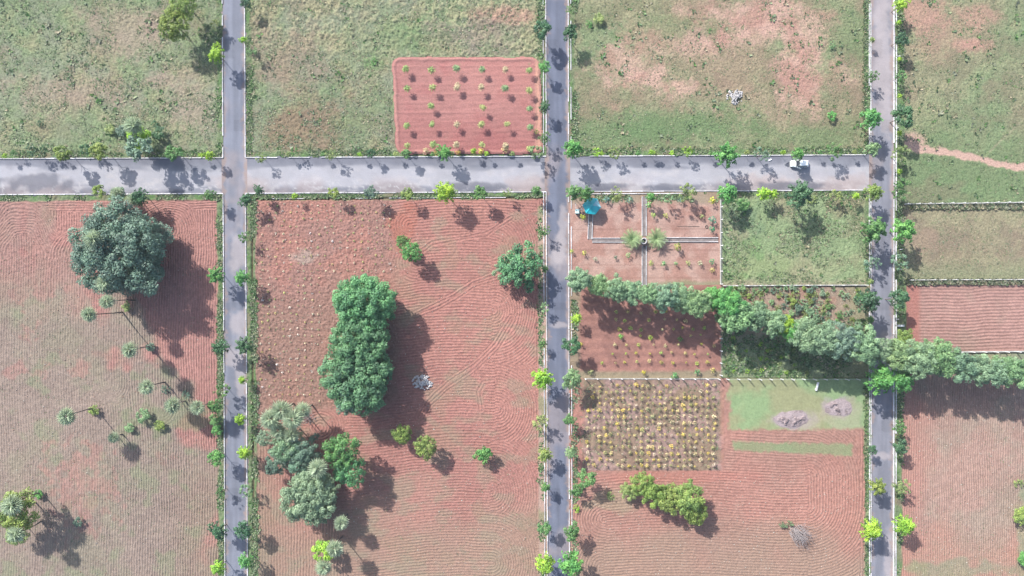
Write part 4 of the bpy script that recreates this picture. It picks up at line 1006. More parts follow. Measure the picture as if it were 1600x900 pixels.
# ------------------------------------------------------------------ tuft scatter (grass, weeds)
def tufts(name, x, y, size, col, label, seed=0, per=4, up=.55, mat=M_TUFT, zoff=0.05):
    rng = np.random.default_rng(seed); n = len(x)
    X_ = np.repeat((np.asarray(x) - 800) * S, per); Y_ = np.repeat((450 - np.asarray(y)) * S, per); s = np.repeat(size, per) * rng.uniform(.6, 1.2, n * per)
    th = rng.uniform(0, 6.28, n * per); L = s
    cx, cy = np.cos(th), np.sin(th)
    b = np.stack([X_, Y_, np.full_like(X_, zoff - .05)], -1)
    o1 = np.stack([cx, cy, np.full_like(cx, 1.5 * up)], -1); sd = np.stack([-cy, cx, np.zeros_like(cx)], -1)
    p = np.stack([b, b + o1 * (L * .55)[:, None] + sd * (L * .3)[:, None], b + np.stack([cx, cy, np.full_like(cx, up * 1.3)], -1) * L[:, None], b + o1 * (L * .55)[:, None] - sd * (L * .3)[:, None]], 1).reshape(-1, 3)
    me = np_mesh(name, p, quads=np.arange(len(p)).reshape(-1, 4))
    set_col(me, np.repeat(col, per * 4, axis=0)); set_tone(me, np.repeat(rng.random(n * per), 4))
    o = mesh_obj(name, me, mat); tag(o, label, kind='stuff'); return o
d_ = np.array([(x, y, d) for x, y, d in spots[290:]])
if len(d_): tufts('seedlings', d_[:, 0], d_[:, 1], d_[:, 2] * S * .5, np.array([SC[i % 5] for i in range(len(d_))]), 'tiniest pale seedlings scattered in the seedling plot', 400, 5, .5)

def scatter(n, x0, y0, x1, y1, seed):
    rng = np.random.default_rng(seed); return rng.uniform(x0, x1, n), rng.uniform(y0, y1, n), rng
GCOL = np.array([C_GRN2 * .95, C_GRN * 1.05, C_DRY * 1.15, C_LUSH * .95, C_GRY * 1.1])
def field_tufts(n, x0, y0, x1, y1, seed, label, wts, smin=.18, smax=.5, thr=.45, nsz=18, avoid=None, name='grass', per=4):
    x, y, rng = scatter(n, x0, y0, x1, y1, seed)
    k = fbm(x, y, nsz, 3, seed) > thr
    if avoid is not None: k &= ~avoid(x, y)
    x, y = x[k], y[k]
    ci = rng.choice(5, len(x), p=np.array(wts) / sum(wts))
    tufts(name, x, y, rng.uniform(smin, smax, len(x)) * rng.uniform(.5, .85, len(x)), GCOL[ci] * rng.uniform(.8, 1.2, (len(x), 1)), label, seed, per, .35)
field_tufts(15000, -20, -20, 345, 240, 501, 'grey green tufts in the lone palm field', (4, 3, 2, 1, 3))
field_tufts(16000, 388, -20, 848, 240, 502, 'dry tussocks in the field around the red plot', (2, 2, 5, 1, 3), .2, .6, avoid=lambda x, y: in_plot(x, y) < 3)
field_tufts(11000, 892, -20, 1357, 240, 503, 'thin grass in the pink patched field', (3, 3, 3, 1, 1), .15, .4)
field_tufts(8000, 1400, -20, 1620, 316, 504, 'grass in the footpath field', (4, 4, 2, 1, 1), .15, .4, avoid=lambda x, y: np.abs(y - np.interp(x, [1400, 1430, 1470, 1520, 1560, 1660], [224, 231, 237, 245, 257, 270])) < 8)
field_tufts(3500, 1402, 320, 1620, 437, 505, 'dry grass between the post fences', (2, 3, 5, 0, 2), .15, .4)
field_tufts(9000, 1128, 303, 1357, 444, 506, 'lush grass in the square plot', (4, 4, 3, 2, 1), .2, .5)
field_tufts(4200, 1128, 500, 1357, 588, 507, 'weeds under the tree row in the shrub plot', (5, 3, 1, 4, 1), .35, 1.0)
field_tufts(5500, 0, 400, 330, 900, 508, 'sparse weeds on the palm field furrows', (3, 3, 4, 0, 3), .12, .32, .5, 30, name='weeds')
field_tufts(3000, 400, 700, 838, 900, 509, 'sparse weeds on the lower ploughed field', (2, 2, 5, 0, 3), .10, .28, .5, 30, name='weeds')
field_tufts(3000, 1410, 600, 1620, 900, 510, 'sparse weeds on the pinkish field', (2, 3, 4, 0, 3), .10, .28, .5, 30, name='weeds')
field_tufts(3500, 905, 596, 1125, 732, 511, 'brown undergrowth between the yellow saplings', (1, 2, 5, 0, 2), .2, .45, .3, 12, name='undergrowth')
field_tufts(2600, 402, 312, 612, 640, 512, 'sparse weeds between the seedlings', (3, 3, 4, 0, 3), .12, .32, .45, 20, avoid=lambda x, y: (x > 505) & (y > 425), name='weeds')
for n_, (x0, y0, x1, y1), sd_, lb in ((900, (0, 0, 340, 235), 521, 'dark weed clumps in the lone palm field'), (800, (392, 0, 840, 235), 522, 'weed clumps in the field around the red plot'), (600, (895, 0, 1350, 235), 523, 'weed clumps in the pink patched field'), (420, (1412, 0, 1620, 310), 524, 'weed clumps in the footpath field'), (220, (1132, 310, 1350, 440), 525, 'weed clumps in the lush square plot')):
    field_tufts(n_, x0, y0, x1, y1, sd_, lb, (5, 2, 2, 3, 1), .35, 1.1, .5, 40, avoid=lambda x, y: in_plot(x, y) < 3, name='weeds', per=6)
def strip_tufts(pts_f, n, seed, label, wts=(3, 3, 1, 3, 1), smin=.25, smax=.75, thr=.42):
    rng = np.random.default_rng(seed); t = rng.random(n); x, y = pts_f(t, rng.normal(0, 1, n)); k = fbm(x, y, 26, 2, seed) > thr; x, y = x[k], y[k]
    x, y = x[:int(len(x) * .8)], y[:int(len(y) * .8)]; ci = rng.choice(5, len(x), p=np.array(wts) / sum(wts)); tufts('weeds', x, y, rng.uniform(smin, smax, len(x)) * .75, GCOL[ci] * rng.uniform(.8, 1.25, (len(x), 1)), label, seed, 5, .4)
def vstrip(f, dx, w_, y0, y1): return lambda t, g: ((f(y0 + (y1 - y0) * t) + dx + np.clip(g, -2, 2) * w_), y0 + (y1 - y0) * t)
def hstrip(f, dy, w_, x0, x1): return lambda t, g: (x0 + (x1 - x0) * t, f(x0 + (x1 - x0) * t) + dy + np.clip(g, -2, 2) * w_)
for i, a in enumerate((
    (vstrip(xL1, -6, 2.2, -20, 243), 900, 'weeds along the palm field road above the wide road, lone palm side'), (vstrip(xL1, -6, 2.2, 312, 920), 2600, 'weeds along the palm field kerb'),
    (vstrip(xR1, 7, 2.6, -20, 240), 900, 'weeds along the tussocky field kerb'), (vstrip(xR1, 12, 3.0, 312, 920), 2800, 'weeds along the seedling plot kerb'),
    (vstrip(xL2, -9, 2.8, -20, 90), 500, 'weeds by the gazebo road beside the tussocky field'), (vstrip(xL2, -10, 2.5, 320, 920), 700, 'thin weeds by the ploughed field kerb'),
    (vstrip(xR2, 10, 3.0, -20, 240), 900, 'weeds by the gazebo road beside the pink patched field'), (vstrip(xR2, 9, 2.8, 470, 920), 1400, 'weeds by the gazebo road below the garden'),
    (vstrip(xL3, -7, 2.4, -20, 240), 900, 'weeds by the junction road beside the pink patched field'), (vstrip(xL3, -5, 2.0, 300, 440), 500, 'weeds by the junction road beside the lush plot'), (vstrip(xL3, -6, 2.2, 600, 920), 1300, 'weeds by the junction road beside the lawn'),
    (vstrip(xR3, 10, 3.2, -20, 560), 2000, 'weeds beyond the unbroken kerb above the tree row'), (vstrip(xR3, 10, 2.6, 600, 920), 1800, 'weeds beyond the unbroken kerb below the tree row'),
    (hstrip(yT, -7, 2.5, -20, 345), 1300, 'weeds on the upper wide road edge by the lone palm field'), (hstrip(yT, -7, 2.5, 388, 612), 900, 'weeds on the upper wide road edge by the tussocky field'), (hstrip(yT, -7, 2.5, 892, 1355), 1700, 'weeds on the upper wide road edge by the pink patched field'),
    (hstrip(yB, 5, 1.6, -20, 345), 1300, 'weeds on the lower wide road edge by the palm field'), (hstrip(yB, 5, 1.7, 392, 848), 1700, 'weeds on the lower wide road edge by the seedling plot'), (hstrip(yB, 9, 3, 930, 1120), 700, 'weeds along the top of the garden plot'), (hstrip(yB, 6, 2, 1130, 1355), 900, 'weeds on the lower wide road edge by the lush plot'))):
    strip_tufts(a[0], a[1], 600 + i, a[2])

# shrubs of the shrub plot
for j in range(7):
    for i in range(22):
        x = 1140 + i * 9.6 + rnd.uniform(-2.5, 2.5); y = 452 + j * 9.5 + rnd.uniform(-2.5, 2.5)
        if y > 462 + (x - 1135) * .27 or rnd.random() < (.12 if x < 1300 else .5) or x > 1345: continue
        bush(x, y, rnd.uniform(8, 15), rnd.choice(['Y', 'R', 'P', 'Y', 'O', 'S', 'B', 'M']), 'low grey green or yellowish shrub crowding the pinkish plot', 'low shrubs crowding the pinkish plot', rnd.choice(['sparse', 'sparse', 'round']), 'shrub', 'shrub')
for j in range(6):
    for i in range(13):
        x = 1136 + i * 10.5 + rnd.uniform(-2, 2); y = 528 + j * 10.5 + rnd.uniform(-2, 2)
        if rnd.random() < .2 or y < 524 + (x - 1130) * .2: continue
        bush(x, y, rnd.uniform(5, 9), rnd.choice(['Y', 'P', 'L', 'R']), 'low pale shrub at the lawn fence, partly in tree shade', 'low pale shrubs above the lawn fence', 'sparse', 'shrub', 'shrub')
for x, y, d, k_, lab in ((190, 205, 20, 'N', 'grey bush on the near side of the lone palm foot'), (172, 202, 18, 'Y', 'yellowish bush beside the lone palm'), (250, 208, 24, 'D', 'dark bush beyond the lone palm trunk'), (242, 195, 14, 'D', 'small dark bush above the dark bush by the lone palm'), (225, 650, 26, 'P', 'pale weedy bush in the palm field below the kerbside palms'), (203, 668, 18, 'P', 'smaller pale weedy bush further from the kerb in the palm field'), (250, 665, 20, 'O', 'olive weedy bush below the fan palms near the kerb'), (236, 542, 17, 'N', 'tuft bush at the foot of the mid field palm'), (258, 608, 16, 'N', 'tuft bush at the foot of the palm below mid field'), (147, 641, 19, 'O', 'tuft bush at the foot of the outermost palm'), (291, 617, 15, 'N', 'tuft bush above the kerbside palms'), (60, 772, 18, 'G', 'bright tuft bush at the corner palm foot'), (198, 479, 18, 'Y', 'pale tuft bush under the huge tree by the two palms'), (122, 815, 18, 'N', 'grey bush in the corner tree shadow'), (336, 655, 22, 'M', 'mid green bush by the palm field kerb under the fifth tree'), (340, 672, 20, 'G', 'bright green bush by the palm field kerb'), (935, 30, 20, 'Y', 'yellowish bush in the pink patched field near the gazebo road'), (920, 38, 14, 'G', 'small green bush beside the yellowish bush'), (1300, 182, 18, 'G', 'green weedy bush in the pink patched field near the junction'), (1300, 70, 14, 'P', 'pale bush in the pink patched field by the junction road'), (1592, 755, 16, 'Y', 'upper yellowish bush at the far edge of the pinkish field'), (1596, 805, 34, 'O', 'large olive bush at the far edge of the pinkish field'), (1600, 872, 26, 'G', 'green bush in the bottom corner of the pinkish field'), (903, 762, 20, 'M', 'mid green bush behind the kerb by the rounded tree pair'), (900, 795, 14, 'L', 'small lime bush by the gazebo road kerb'), (955, 775, 16, 'Y', 'yellowish bush in weeds before the olive lime clump'), (1270, 312, 16, 'Y', 'yellowish bush beside the big dark kerb tree'), (1160, 320, 24, 'M', 'soft green bush in the lush plot by the bright tree'), (585, 96, 12, 'G', 'bright green weed patch beside the red plot corner'), (62, 193, 12, 'D', 'small dark weed bush in the lone palm field')):
    bush(x, y, d, k_, lab, None, 'sparse' if d < 17 else 'round', 'bush', 'bush', .6)
# garden plants
for x, y, d, c, h, lab in ((911, 339, 12, (.40, .38, .05), 1.2, 'yellow plant below the turquoise gazebo'), (913, 395, 9, (.42, .40, .05), .9, 'yellow plant beside the gazebo road edging in the garden'), (893, 393, 9, (.34, .36, .06), .9, 'lime plant on the garden edging'), (982, 399, 9, (.20, .30, .10), .9, 'green plant before the lower path in the garden'), (1017, 411, 9, (.30, .36, .07), .9, 'lime plant just right of the lower path'.replace('right of', 'beyond'), ), (1037, 412, 11, (.20, .34, .10), 1.0, 'green plant in the lower garden row, second past the path'), (1056, 412, 9, (.14, .26, .08), .9, 'small dark green plant in the lower garden row'), (1075, 411, 9, (.34, .36, .12), .9, 'pale plant in the lower garden row, fourth past the path'), (1094, 411, 9, (.40, .38, .20), .9, 'cream plant in the lower garden row, last but one'), (1113, 422, 9, (.44, .34, .10), .8, 'orange yellow plant near the garden fence'), (1059, 386, 14, (.32, .32, .05), 1.6, 'tall yellowish sapling below the horizontal garden path'), (1021, 336, 10, (.30, .36, .08), 1.0, 'lime plant in the upper garden quarter by the path'), (1040, 337, 9, (.42, .40, .10), .9, 'yellow plant in the upper garden quarter'), (1113, 313, 13, (.42, .38, .04), 1.3, 'bright yellow plant in the upper garden corner'), (1113, 358, 12, (.08, .24, .08), 1.2, 'green bush against the garden fence'), (1113, 344, 14, (.10, .22, .10), 1.2, 'broad green bush against the garden fence above the green bush'), (1113, 409, 10, (.08, .22, .09), 1.0, 'dark green plant on the garden fence line'), (948, 312, 14, (.16, .26, .14), 1.1, 'grey green plant in the garden beyond the gazebo'), (985, 313, 13, (.18, .26, .14), 1.0, 'grey green plant by the garden edging near the path'), (1064, 312, 13, (.18, .26, .14), 1.0, 'grey green plant by the garden edging, middle of the upper quarter'), (1014, 320, 12, (.22, .36, .10), 1.1, 'bright plant beside the top of the garden path'), (1097, 338, 9, (.34, .34, .12), .9, 'small pale plant before the garden fence bushes'), (930, 405, 8, (.30, .3, .14), .7, 'small pale plant in the lower gazebo quarter'), (962, 402, 8, (.16, .22, .10), .7, 'small dull plant in the lower gazebo quarter near the path')):
    plant('garden_plant', x, y, d, h, (c[0] * .78, c[1] * .92, c[2] * 1.2), lab, None, PL, 'plant')

# ------------------------------------------------------------------ fences
POST = MB().box((0, 0, 0.9), (.20, .16, 2.0), .02).mesh('post'); POST.materials.append(M_POST)
def fence(posts, label, plinth=None, ph=0.35, pw=0.2, wires=True, phgt=1.0):
    """posts: ground pixels"""
    x0, y0 = X(posts[0][0]), Y(posts[0][1]); root = empty('post_fence', (x0, y0, 0)); tag(root, label, 'fence')
    an = math.atan2(Y(posts[-1][1]) - y0, X(posts[-1][0]) - x0)
    for px, py in posts:
        o = bpy.data.objects.new('post', POST); link(o); o.parent = root; o.location = (X(px) - x0, Y(py) - y0, 0); o.scale = (1, 1, phgt * rnd.uniform(.96, 1.03)); o.rotation_euler = (rnd.uniform(-.03, .03), rnd.uniform(-.03, .03), an)
    a = Vector((0, 0, 0)); b = Vector((X(posts[-1][0]) - x0, Y(posts[-1][1]) - y0, 0))
    if plinth:
        L = (b - a).length; n = max(1, round(L / 2.6)); m = MB()
        for i in range(n):
            t = (i + .5) / n; c = a.lerp(b, t); q = MB().box((0, 0, 0), (L / n - .05, pw, ph), .03).build('plinth', plinth, root, (c.x, c.y, ph / 2 - .05 + rnd.uniform(-.03, .03))); q.rotation_euler = (0, 0, an)
    if wires:
        for z in (.6, 1.1, 1.6):
            m = MB(); m.tube([(a.x, a.y, z * phgt), (b.x, b.y, z * phgt)], .012, 4); m.build('wire', M_PLINTH, root)
def lin(a, b, n): return [(a[0] + (b[0] - a[0]) * i / (n - 1), a[1] + (b[1] - a[1]) * i / (n - 1)) for i in range(n)]
fence(lin((914, 591.5), (1122, 591.5), 12), 'white post fence with low wall between red bed and yellow sapling bed', M_PLINTH, .3, .14)
fence(lin((1135, 592), (1338, 592), 13), 'white post fence along the top of the lawn')
fence(lin((1125.5, 304), (1125.5, 444), 8), 'pale wall fence between the garden plot and the lush grass plot', M_PLINTH, .5, .22)
fence(lin((1125, 452), (1125, 586), 8), 'white post fence between the red bed and the shrub plot')
fence(lin((1130, 446.5), (1352, 445.5), 13), 'pale wall fence between the lush grass plot and the shrub plot', M_PLINTH, .5, .26, True, .8)
fence(lin((1413, 319), (1640, 316), 14), 'pale wall fence below the footpath field', M_PLINTH, .4, .24)
fence(lin((1420, 437.5), (1640, 436.5), 14), 'pale wall fence above the small red ploughed field', M_PLINTH, .4, .22)
fence(lin((1480, 550), (1640, 548.5), 10), 'pale wall fence between the small ploughed field and the tree row', M_PLINTH, .5, .28)
x_, y_, rg = scatter(900, 1420, 317, 1620, 322, 701)
tufts('weeds', x_, y_ + 3, rg.uniform(.3, .7, 900), GCOL[rg.choice([0, 2, 4], 900)], 'grey weeds below the footpath field fence', 701, 5)
x_, y_, rg = scatter(900, 1415, 437, 1620, 442, 702)
tufts('weeds', x_, y_ + 1, rg.uniform(.3, .7, 900), GCOL[rg.choice([0, 2, 4], 900)] * .8, 'grey weeds along the fence above the small ploughed field', 702, 5)

# ------------------------------------------------------------------ garden paths, well, gazebo
def garden_path(a, b, label):
    ax, ay, bx, by = X(a[0]), Y(a[1]), X(b[0]), Y(b[1]); D = math.hypot(bx - ax, by - ay); an = math.atan2(by - ay, bx - ax)
    root = empty('garden_path', (ax, ay, 0), an); tag(root, label, kind='structure')
    MB().box((D / 2, 0, .03), (D, .80, .16)).build('walkway', M_PATH, root)
    n = max(1, round(D / 2.4))
    for s in (-1, 1):
        for i in range(n):
            me = stone_mesh(round(D / n, 2), .15, .26); o = bpy.data.objects.new('edging_stone', me); link(o); o.parent = root; o.location = ((i + .5) * D / n, s * .485, .04)
garden_path((1006.3, 307), (1006.3, 369), 'upper garden path with white edging down to the well')
garden_path((1006.3, 384), (1006.3, 446), 'lower garden path with white edging below the well')
garden_path((925, 375.4), (998, 375.4), 'garden path with white edging from the gazebo walk to the well')
garden_path((1014, 374.6), (1122, 374.6), 'garden path with white edging from the well to the fence')
garden_path((923, 335), (921.6, 374), 'short white edged walk leading down from the gazebo')
root = empty('well', (*base_of(1006.3, 376.5, 1.5), 0)); tag(root, 'round grey well ring where the garden paths meet', 'well')
MB().lathe([(.50, -.3), (.50, 1.5), (.55, 1.56), (.70, 1.56), (.76, 1.5), (.76, -.1)], 28).build('ring', plain_mat('well_concrete', (.30, .29, .30), .9, .3, 3, .3, .2), root, smooth=True)
MB().lathe([(.001, .35), (.51, .35)], 24).build('water', M_WATER, root)
pail = MB().lathe([(.001, .42), (.12, .42), (.16, .78), (.17, .78), (.14, .80)], 16).build('white_pail', M_WHITE, None, root.location + Vector((.03, .0, 0.0)), True); tag(pail, 'white pail inside the round well', 'pail')

gx, gy = base_of(925, 321.5, 3.0)
root = empty('gazebo', (gx, gy, 0), math.radians(-8)); tag(root, 'hexagonal gazebo with turquoise sheet roof at the garden corner', 'gazebo')
GR = 2.15; ez, az_ = 2.5, 3.55
MB().lathe([(.001, .22), (1.75, .22), (1.8, .18), (1.8, -.05)], 6).build('floor', M_PLINTH, root)
for i in range(6):
    a = math.pi / 3 * i; b = math.pi / 3 * (i + 1)
    p = [(GR * math.cos(a), GR * math.sin(a), ez), (GR * math.cos(b), GR * math.sin(b), ez), (.12 * math.cos(b), .12 * math.sin(b), az_), (.12 * math.cos(a), .12 * math.sin(a), az_)]
    m = MB(); lo = [(x, y, z - .05) for x, y, z in p]; m.add(p + lo, [(0, 1, 2, 3), (7, 6, 5, 4), (0, 4, 5, 1), (1, 5, 6, 2), (2, 6, 7, 3), (3, 7, 4, 0)])
    o = m.build('roof_panel', M_ROOFP if i == 0 else M_ROOF, root)  # one roof panel is paler and greyer than the other five
    if i == 0: o['label'] = 'pale greyish roof panel'
    m = MB(); m.tube([(GR * 1.0 * math.cos(a), GR * 1.0 * math.sin(a), ez + .02), (.1 * math.cos(a), .1 * math.sin(a), az_ + .02)], .045, 6); m.build('ridge_cap', M_ROOF, root)
    m = MB(); m.tube([(1.65 * math.cos(a), 1.65 * math.sin(a), .2), (1.65 * math.cos(a), 1.65 * math.sin(a), ez + .25)], .06, 8); m.build('pillar', M_POST, root)
    if i != 4:
        m = MB()
        for z in (.55, .95): m.tube([(1.65 * math.cos(a), 1.65 * math.sin(a), z), (1.65 * math.cos(b), 1.65 * math.sin(b), z)], .03, 6)
        m.build('railing', M_POST, root)
MB().lathe([(.16, 3.52), (.12, 3.62), (.05, 3.72), (.001, 3.78)], 12).build('finial', M_ROOF, root)

bx, by = base_of(902, 330, 1.2); root = empty('box_stand', (bx, by, 0)); tag(root, 'small pale teal box on a white pipe frame beside the gazebo', 'box stand')
MB().box((0, 0, .75), (.85, .95, .9), .05).build('box', M_TEAL, root)
MB().box((0, 0, 1.22), (.9, 1.0, .05), .02).build('lid', M_TEAL, root)
for sx in (-1, 1):
    for sy in (-1, 1): MB().tube([(sx * .36, sy * .4, 0), (sx * .36, sy * .4, .32)], .04, 6).build('leg', M_POST, root)
m = MB(); m.tube([(-.3, .5, 1.15), (-.35, 2.0, 1.15), (-.35, 2.0, 0)], .05, 6); m.tube([(.35, .42, 1.2), (1.25, .42, 1.2), (1.25, .42, 0)], .05, 6); m.tube([(1.25, .42, 1.2), (1.25, 1.5, 1.2), (1.25, 1.5, 0)], .05, 6); m.build('pipe_frame', M_POST, root)

m = MB(); m.tube([(0, 0, .08), (5.2, -.05, .08)], .05, 6); tag(m.build('pipe', M_BARK, None, (X(1058), Y(353.5), 0)), 'thin dark pole lying on the upper garden soil', 'pole')
m = MB(); ring = []
m.lathe([(.22, .02), (.24, .14), (.33, .18), (.38, .10), (.33, .02), (.22, .02)], 20); tag(m.build('tyre', M_DARK, None, (X(1104), Y(354.5), 0.02), True), 'dark tyre lying in the upper garden near the fence', 'tyre')

# ------------------------------------------------------------------ stones, heaps, benches, dry brush
def rock_mesh(seed):
    g = np.random.default_rng(seed); v = []; f = []
    import bmesh
    bm = bmesh.new(); bmesh.ops.create_icosphere(bm, subdivisions=1, radius=1)
    for q in bm.verts: q.co *= g.uniform(.7, 1.15); q.co.z *= .7
    me = bpy.data.meshes.new('stone'); bm.to_mesh(me); bm.free(); me.materials.append(M_STONE); return me
ROCKS = [rock_mesh(i) for i in range(5)]
def stone_pile(px, py, rx, ry, n, label, hgt=.7, smin=.16, smax=.42):
    root = empty('stone_pile', (X(px), Y(py), 0)); tag(root, label, 'stone pile')
    for i in range(n):
        r = rnd.random() ** .75; th = rnd.uniform(0, 6.28); s = rnd.uniform(smin, smax)
        o = bpy.data.objects.new('stone', ROCKS[rnd.randrange(5)]); link(o); o.parent = root
        o.location = (r * rx * S * math.cos(th), r * ry * S * math.sin(th), .08 + hgt * (1 - r) * rnd.uniform(.5, 1)); o.scale = (s, s * rnd.uniform(.7, 1), s); o.rotation_euler = (rnd.uniform(0, 3), rnd.uniform(0, 3), rnd.uniform(0, 6))
stone_pile(1148, 151, 12.5, 12, 90, 'pile of pale grey stones in the pink patched field')
stone_pile(660, 597, 17, 12, 120, 'flat scatter of whitish stones at the long clump shadow edge', .3, .2, .46)
def heap(px, py, rx, ry, label, seed, hgt=.75):
    n = 60; u, v = np.meshgrid(np.linspace(-1, 1, n), np.linspace(-1, 1, n)); r = np.hypot(u, v)
    qx = px + u * rx; qy = py + v * ry
    edge = r + (fbm(qx, qy, 12, 2, seed) - .5) * .5
    lump = sst(.53, .64, fbm(qx, qy, 6, 3, seed + 2, .6)) * sst(.95, .55, r)
    z = .14 * sst(1, .2, edge) + .10 * sst(1, .7, edge) * (fbm(qx, qy, 3.0, 2, seed + 4) - .5) + 30 / 100 * lump * (.4 + fbm(qx, qy, 4, 2, seed + 5))
    z = np.where(edge > 1.0, -.1, z)
    vv = np.stack([u * rx * S, -v * ry * S, z + .02], -1).reshape(-1, 3); i = np.arange(n * n).reshape(n, n)
    q = np.stack([i[:-1, :-1], i[1:, :-1], i[1:, 1:], i[:-1, 1:]], -1).reshape(-1, 4)
    me = np_mesh('earth_heap', vv, quads=q, smooth=True); c = mix(C_ASH, A(176, 156, 156), sst(.45, .7, fbm(qx, qy, 8, 3, seed + 6))); c = mix(c, A(150, 130, 132), lump * .7); set_col(me, c.reshape(-1, 3))
    tag(mesh_obj('earth_heap', me, M_SOIL, None, (X(px), Y(py), .05)), label, 'earth heap')
heap(1237, 655, 29, 14, 'longer pinkish grey earth heap on the lawn', 801)
heap(1312, 637, 23, 14, 'pinkish grey earth heap nearer the junction road on the lawn', 811)
def bench(px, py, rz, label, L=2.0):
    root = empty('bench', (X(px), Y(py), 0), rz); tag(root, label, 'bench')
    MB().box((0, 0, .46), (L, .48, .09), .02).build('seat', M_POST, root)
    for s in (-1, 1): MB().box((s * L * .36, 0, .20), (.14, .40, .42), .01).build('leg', M_POST, root)
bench(1275.5, 603.5, math.radians(74), 'white slab bench standing on the lawn below the fence')
bench(1406, 508.8, 0, 'white slab bench beyond the unbroken kerb below the dark rounded tree', 1.6)
m = MB(); m.tube([(0, 0, -.1), (.0, .9, .5)], .07, 6)
for x, y, lab in ((1405.5, 390, 'short white marker post just below the bright tree beyond the junction kerb'), (1405.5, 421, 'short white marker post between the thin bluish tree and the fence corner'), (1401, 499, 'white marker post leaning beside the slab bench'), (894, 41.5, 'white marker post by the gazebo road under the dark tree'), (1402, 201, 'white marker post below the big dark tree by the junction kerb'), (1402, 88, 'white marker post between small lime trees by the junction kerb')):
    o = bpy.data.objects.new('marker_post', POST); link(o); o.location = (X(x), Y(y), 0); o.scale = (.9, .9, .5); o.rotation_euler = (rnd.uniform(-.1, .1), rnd.uniform(-.4, .4), rnd.uniform(0, 3)); tag(o, lab, 'post')

def dry_tree(px, py, label):
    root = empty('dry_tree', (X(px), Y(py), 0)); tag(root, label, 'dry tree'); g = random.Random(5)
    m = MB()
    tips = []
    for i in range(80):
        L = g.uniform(1.6, 5.0); th = math.radians(-45 + g.gauss(0, 42)); el = math.radians(g.uniform(10, 80))
        p0 = Vector((g.uniform(-.3, 2.6), g.uniform(-2.4, .4), .2)); d = Vector((math.cos(th) * math.cos(el), math.sin(th) * math.cos(el), math.sin(el)))
        p1 = p0 + d * L * .5 + Vector((g.uniform(-.2, .2), g.uniform(-.2, .2), .1)); p2 = p0 + d * L + Vector((g.uniform(-.4, .4), g.uniform(-.4, .4), -.1))
        m.tube([p0, p1, p2], [.05, .03, .010], 4, False); tips += [p1, p2]
        for k in range(7):
            q = p1.lerp(p2, g.random()); m.tube([q, q + Vector((g.uniform(-.7, .7), g.uniform(-.7, .7), g.uniform(-.1, .5)))], [.02, .006], 3, False)
    m.build('branches', M_TWIG, root)
    c = mesh_obj('leaves', CR['sparse'][0], None, root); c.location = (-1.2, .6, .7); c.scale = (1.9, 1.0, .8); c.color = (.13, .19, .10, 1)
dry_tree(1234, 822, 'bare grey fallen tree with a green tip in the lower red field')
dt = dry_tree
root = empty('brush_pile', (X(482), Y(652), 0)); tag(root, 'grey brush pile at the foot of the palm cluster', 'brush pile'); m = MB(); g = random.Random(9)
for i in range(70):
    p = Vector((g.gauss(0, .8), g.gauss(0, .8), g.uniform(.1, .6))); th = g.uniform(0, 6.28); m.tube([p, p + Vector((math.cos(th) * .9, math.sin(th) * .9, g.uniform(-.1, .3)))], [.04, .015], 4, False)
m.build('twigs', M_TWIG, root)
m = MB(); m.box((0, 0, .1), (.7, .28, .2), .06, math.radians(25)); tag(m.build('sack', M_WHITE, None, (X(1203), Y(250), .02)), 'small white sack lying on the wide road in tree shade', 'sack')

# pale clods and pebbles lying on the ploughed soil
def clods(n, x0, y0, x1, y1, seed, label, smin=.05, smax=.13):
    x, y, rng = scatter(n, x0, y0, x1, y1, seed); s = rng.uniform(smin, smax, n) * rng.uniform(.6, 1.3, n)
    base = np.array([(1, 0, 0), (0, 1, 0), (-1, 0, 0), (0, -1, 0), (0, 0, .9)], np.float32)
    a = rng.uniform(0, 6.28, n); ca, sa = np.cos(a), np.sin(a)
    b = base[None] * s[:, None, None] * rng.uniform(.7, 1.3, (n, 5, 1)); vx = b[..., 0] * ca[:, None] - b[..., 1] * sa[:, None] + ((x - 800) * S)[:, None]; vy = b[..., 0] * sa[:, None] + b[..., 1] * ca[:, None] + ((450 - y) * S)[:, None]
    v = np.stack([vx, vy, b[..., 2] + .06], -1).reshape(-1, 3); k = np.arange(n)[:, None] * 5
    t = np.concatenate([k + np.array([[0, 1, 4]]), k + np.array([[1, 2, 4]]), k + np.array([[2, 3, 4]]), k + np.array([[3, 0, 4]])])
    me = np_mesh('clods', v, tris=t); col = np.array([A(222, 196, 180), A(200, 158, 140), A(226, 218, 206)])[rng.choice(3, n, p=(.4, .4, .2))]; set_col(me, np.repeat(col, 5, 0))
    tag(mesh_obj('clods', me, M_SOIL), label, kind='stuff')
clods(3500, 0, 318, 335, 900, 901, 'pale clods on the palm field furrows')
clods(4500, 402, 315, 838, 900, 902, 'pale clods on the middle ploughed field')
clods(2200, 905, 740, 1350, 900, 903, 'pale clods on the lower red field')
clods(2000, 1410, 590, 1620, 900, 904, 'pale clods on the pinkish field')
clods(900, 1120, 448, 1350, 520, 905, 'pale clods in the shrub plot')

